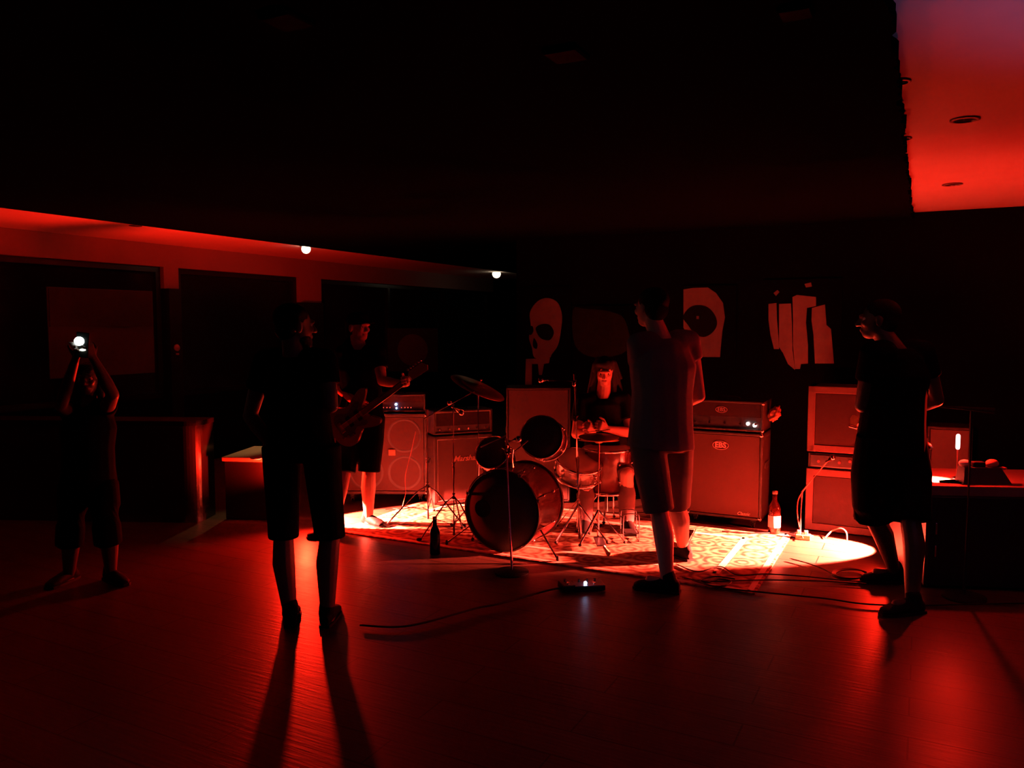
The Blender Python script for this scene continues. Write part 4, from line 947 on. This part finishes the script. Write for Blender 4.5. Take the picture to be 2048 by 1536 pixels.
# C: drummer
Cc = J_(6.62, head=(1209, 743), hf=(-.1, -.9, -.38), shL=(1247, 800, .02), shR=(1164, 804, .02), elL=(1262, 866, -.10), elR=(1152, 868, -.08), wrL=(1214, 858, -.30), wrR=(1186, 866, -.32),
        hdL=(1200, 850, -.36), hdR=(1176, 850, -.38), hipL=(1236, 935, .02), hipR=(1194, 935, .02), knL=(1252, 946, -.42), knR=(1172, 950, -.42), anL=(1254, 1048, -.36), anR=(1170, 1046, -.34), toeL=(.02, -.2, 0), toeR=(-.02, -.2, 0))
pC = person('long-haired drummer sitting bent forward behind the drum kit', Cc, (-.05, -.95), (BLACK, mat('faded_jeans', (.09, .05, .045), .9, scale=80)), s=1.03, hair='long', hands=('grip', 'grip'), hem=2, sleeve=.6, head_tilt=(.25, 0))
for n_, wp, d2, lab in (('L', Cc['wrL'], (-.5, -.75, .05), 'wooden drumstick in the drummer left hand'), ('R', Cc['wrR'], (-.25, -.9, .15), 'wooden drumstick in the drummer right hand')):
    d2 = Vector(d2).normalized(); c = Vector(wp) + Vector((-.02, -.07, .0)); o = obj('drumstick', tube(NB(), [c - d2*.10, c + d2*.24, c + d2*.27, c + d2*.29], [.0075, .006, .004, .006], 8), mat('stick_wood', (.55, .38, .22), .5), smooth=True); tag(o, lab, 'drumstick')
# D: tall player centre right, back to us, facing the drummer
D = J_(4.88, head=(1302, 616), hf=(-.55, .75, -.1), shL=(1276, 688, -.06), shR=(1378, 682, .06), elL=(1280, 800, .14), elR=(1398, 792, .12), wrL=(1288, 790, .42), wrR=(1344, 814, .34),
       hdL=(1284, 772, .46), hdR=(1325, 828, .36), hipL=(1292, 880, -.04), hipR=(1352, 880, .06), knL=(1318, 1022, -.08), knR=(1352, 1008, .28), anL=(1334, 1158, -.12), anR=(1366, 1092, .55), toeL=(-.19, .08, 0), toeR=(-.10, .18, 0))
pD = person('tall person in a washed T-shirt and shorts, back turned, right of the drums', D, (-.45, .9), (TEE, mat('charcoal_shorts', (.16, .09, .08), .9), ), s=1.04, hands=('grip', 'relax'), hem=.0, sleeve=.32, shirt_len=.03, shirt_fat=1.10, hair='short')
# E: right player
E = J_(4.62, head=(1757, 640), hf=(-.85, .35, -.1), shL=(1744, 706, -.12), shR=(1846, 702, .06), elL=(1724, 812, -.04), elR=(1874, 800, .10), wrL=(1732, 790, .22), wrR=(1812, 822, .26),
       hdL=(1734, 768, .26), hdR=(1790, 836, .28), hipL=(1752, 880, -.06), hipR=(1812, 880, .06), knL=(1745, 1030, .02), knR=(1820, 1035, -.12), anL=(1788, 1140, .32), anR=(1824, 1200, -.22), toeL=(-.20, .02, 0), toeR=(-.19, -.04, 0))
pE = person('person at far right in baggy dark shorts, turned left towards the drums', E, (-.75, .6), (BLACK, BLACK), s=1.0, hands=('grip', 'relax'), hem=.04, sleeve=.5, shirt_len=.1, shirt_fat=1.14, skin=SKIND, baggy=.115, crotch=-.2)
# F: person taking a photo
Fj = J_(4.95, head=(178, 758), hf=(.2, -.95, .05), shL=(212, 818, .0), shR=(140, 822, .0), elL=(226, 790, -.22), elR=(122, 812, -.22), wrL=(186, 716, -.30), wrR=(150, 722, -.30),
        hdL=(178, 696, -.32), hdR=(156, 700, -.32), hipL=(205, 975, .02), hipR=(150, 975, .02), knL=(214, 1060, -.10), knR=(140, 1062, -.10), anL=(222, 1146, .02), anR=(138, 1150, .02), toeL=(.17, -.12, 0), toeR=(-.05, -.2, 0))
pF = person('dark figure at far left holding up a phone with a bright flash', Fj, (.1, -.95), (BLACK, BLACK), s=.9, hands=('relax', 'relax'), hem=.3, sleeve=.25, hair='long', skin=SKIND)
pp_ = W(165, 690, 4.61); t = thing('phone', 'phone held up by the figure at left, flash shining', 'phone', pp_)
part('phone_body', box(NB(), (0, 0, 0), (.075, .010, .145), .004, Matrix.Rotation(.1, 4, 'Y')), RUBBER, t)
part('screen', box(NB(), (0, .0055, 0), (.068, .001, .13), 0, Matrix.Rotation(.1, 4, 'Y')), mat('dark_screen', (.01, .01, .01), .1), t)
part('flash', ell(NB(), (-.014, -.008, .022), (.030, .008, .026), seg=16), emat('flash_glow', (.85, 1.0, .95), 6), t, True)
part('second_lens_glint', ell(NB(), (.004, -.008, -.028), (.018, .005, .006), seg=16), emat('flash_glint', (.9, 1.0, .8), 8), t, True)

# ---------------------------------------------------------------- guitars
def guitar(label, body_c, neck_to, normal, m_, bass=False, scale=1.0, strap=None):
    t = thing('bass_guitar' if bass else 'electric_guitar', label, 'guitar', body_c)
    y = (Vector(neck_to) - Vector(body_c)).normalized(); z = Vector(normal); z = (z - y*z.dot(y)).normalized(); x = y.cross(z)
    M4 = Matrix((x, y, z)).transposed().to_4x4() @ Matrix.Scale(scale, 4)
    out = [(0, -.22), (.09, -.215), (.155, -.16), (.165, -.09), (.125, -.02), (.105, .03), (.13, .09), (.15, .155), (.12, .19), (.07, .15), (.035, .12), (-.035, .12), (-.07, .17), (-.13, .235), (-.16, .20), (-.14, .11), (-.108, .03), (-.125, -.03), (-.17, -.10), (-.155, -.17), (-.09, -.215)]
    pts = [(v.x, v.y) for v in spline([(a, b2, 0) for a, b2 in out], 4, True)]
    bm = NB(); prism(bm, pts, -.02, .02, M4); part('guitar_body', bm, m_, t)
    pg = [(a*.62, b2*.62 - .02) for a, b2 in out]; part('pickguard', prism(NB(), [(v.x, v.y) for v in spline([(a, b2, 0) for a, b2 in pg], 3, True)], .0205, .0225, M4), mat('pickguard', (.12, .11, .10), .3), t)
    nl = .62 if bass else .47
    bm = NB(); rg = [(M4 @ Vector((0, .08, .018)), M4.to_3x3() @ Vector((.028, 0, 0)), M4.to_3x3() @ Vector((0, 0, .013))), (M4 @ Vector((0, .12 + nl, .018)), M4.to_3x3() @ Vector((.021, 0, 0)), M4.to_3x3() @ Vector((0, 0, .011)))]
    loft(bm, rg); part('neck', bm, MAPLE, t, True)
    part('fretboard', box(NB(), (0, .10 + nl/2, .032), (.044, nl, .005), .001, M4), WOODD, t)
    hs_ = [(-.022, .12+nl), (-.045, .15+nl), (-.04, .27+nl), (.0, .30+nl), (.03, .28+nl), (.022, .12+nl)]
    part('headstock', prism(NB(), hs_, .008, .022, M4), MAPLE, t)
    for k in range(4 if bass else 6):
        yy = .15 + nl + .13*k/(3 if bass else 5); part('tuner', ell(NB(), M4 @ Vector((-.058, yy, .015)), (.009, .009, .009), seg=10), CHROME, t, True)
        xx = -.015 + .03*k/(3 if bass else 5); part('string', cyl(NB(), M4 @ Vector((xx, -.12, .036)), M4 @ Vector((xx*.8, .14 + nl, .038)), .0007, 5), CHROME, t)
    for yy in (-.03, .06): part('pickup', box(NB(), (0, yy, .027), (.085, .035, .012), .003, M4), RUBBER, t)
    part('bridge', box(NB(), (0, -.12, .027), (.085, .04, .012), .003, M4), CHROME, t)
    for k in range(3): part('knob', cyl(NB(), M4 @ Vector((.10 - .012*k, -.06 - .045*k, .020)), M4 @ Vector((.10 - .012*k, -.06 - .045*k, .036)), .010, 12), CHROME, t)
    if strap:
        q = [M4 @ Vector((-.13, .225, 0))] + [Vector(s_) - Vector(body_c) for s_ in strap] + [M4 @ Vector((0, -.22, 0))]
        sp_ = spline(q, 6); bm = NB(); prev = None
        for k, p in enumerate(sp_):
            d = (sp_[min(k+1, len(sp_)-1)] - sp_[max(k-1, 0)]).normalized(); wv = d.cross(z).normalized()*.022
            a = [bm.verts.new(p + wv + z*.002), bm.verts.new(p - wv + z*.002), bm.verts.new(p - wv - z*.002), bm.verts.new(p + wv - z*.002)]
            if prev:
                for i in range(4): bm.faces.new((prev[i], prev[(i+1) % 4], a[(i+1) % 4], a[i]))
            else: bm.faces.new(a)
            prev = a
        bm.faces.new(list(reversed(prev))); part('strap', bm, BLACK, t)
    return t
gB = W(708, 838, 6.08)
guitar('brown electric guitar worn by the capped guitarist at the back', gB, W(812, 762, 5.94), (.1, -1, .12), GUITW, scale=.98,
       strap=[W(700, 745, 6.15), W(690, 690, 6.30), W(720, 686, 6.42), W(752, 700, 6.42)][:3])
guitar('dark electric guitar in front of the tall player with his back turned', W(1322, 838, 5.24), W(1288, 770, 5.85), (-.9, .35, .1), GUITB)
guitar('dark bass guitar held by the player at far right', W(1792, 858, 4.92), W(1722, 842, 5.5), (-.9, -.1, .25), GUITB, scale=.95)
# singer's microphone
mp_ = Vector(A['hdR']); t = thing('microphone', 'handheld microphone at the mouth of the front left singer', 'microphone', mp_)
part('handle', tube(NB(), [(.03, -.02, -.10), (-.0, .01, .05)], [.010, .016], 12), DCHROME, t, True); part('grille_ball', ell(NB(), (-.005, .015, .072), (.025, .025, .027)), DCHROME, t, True)
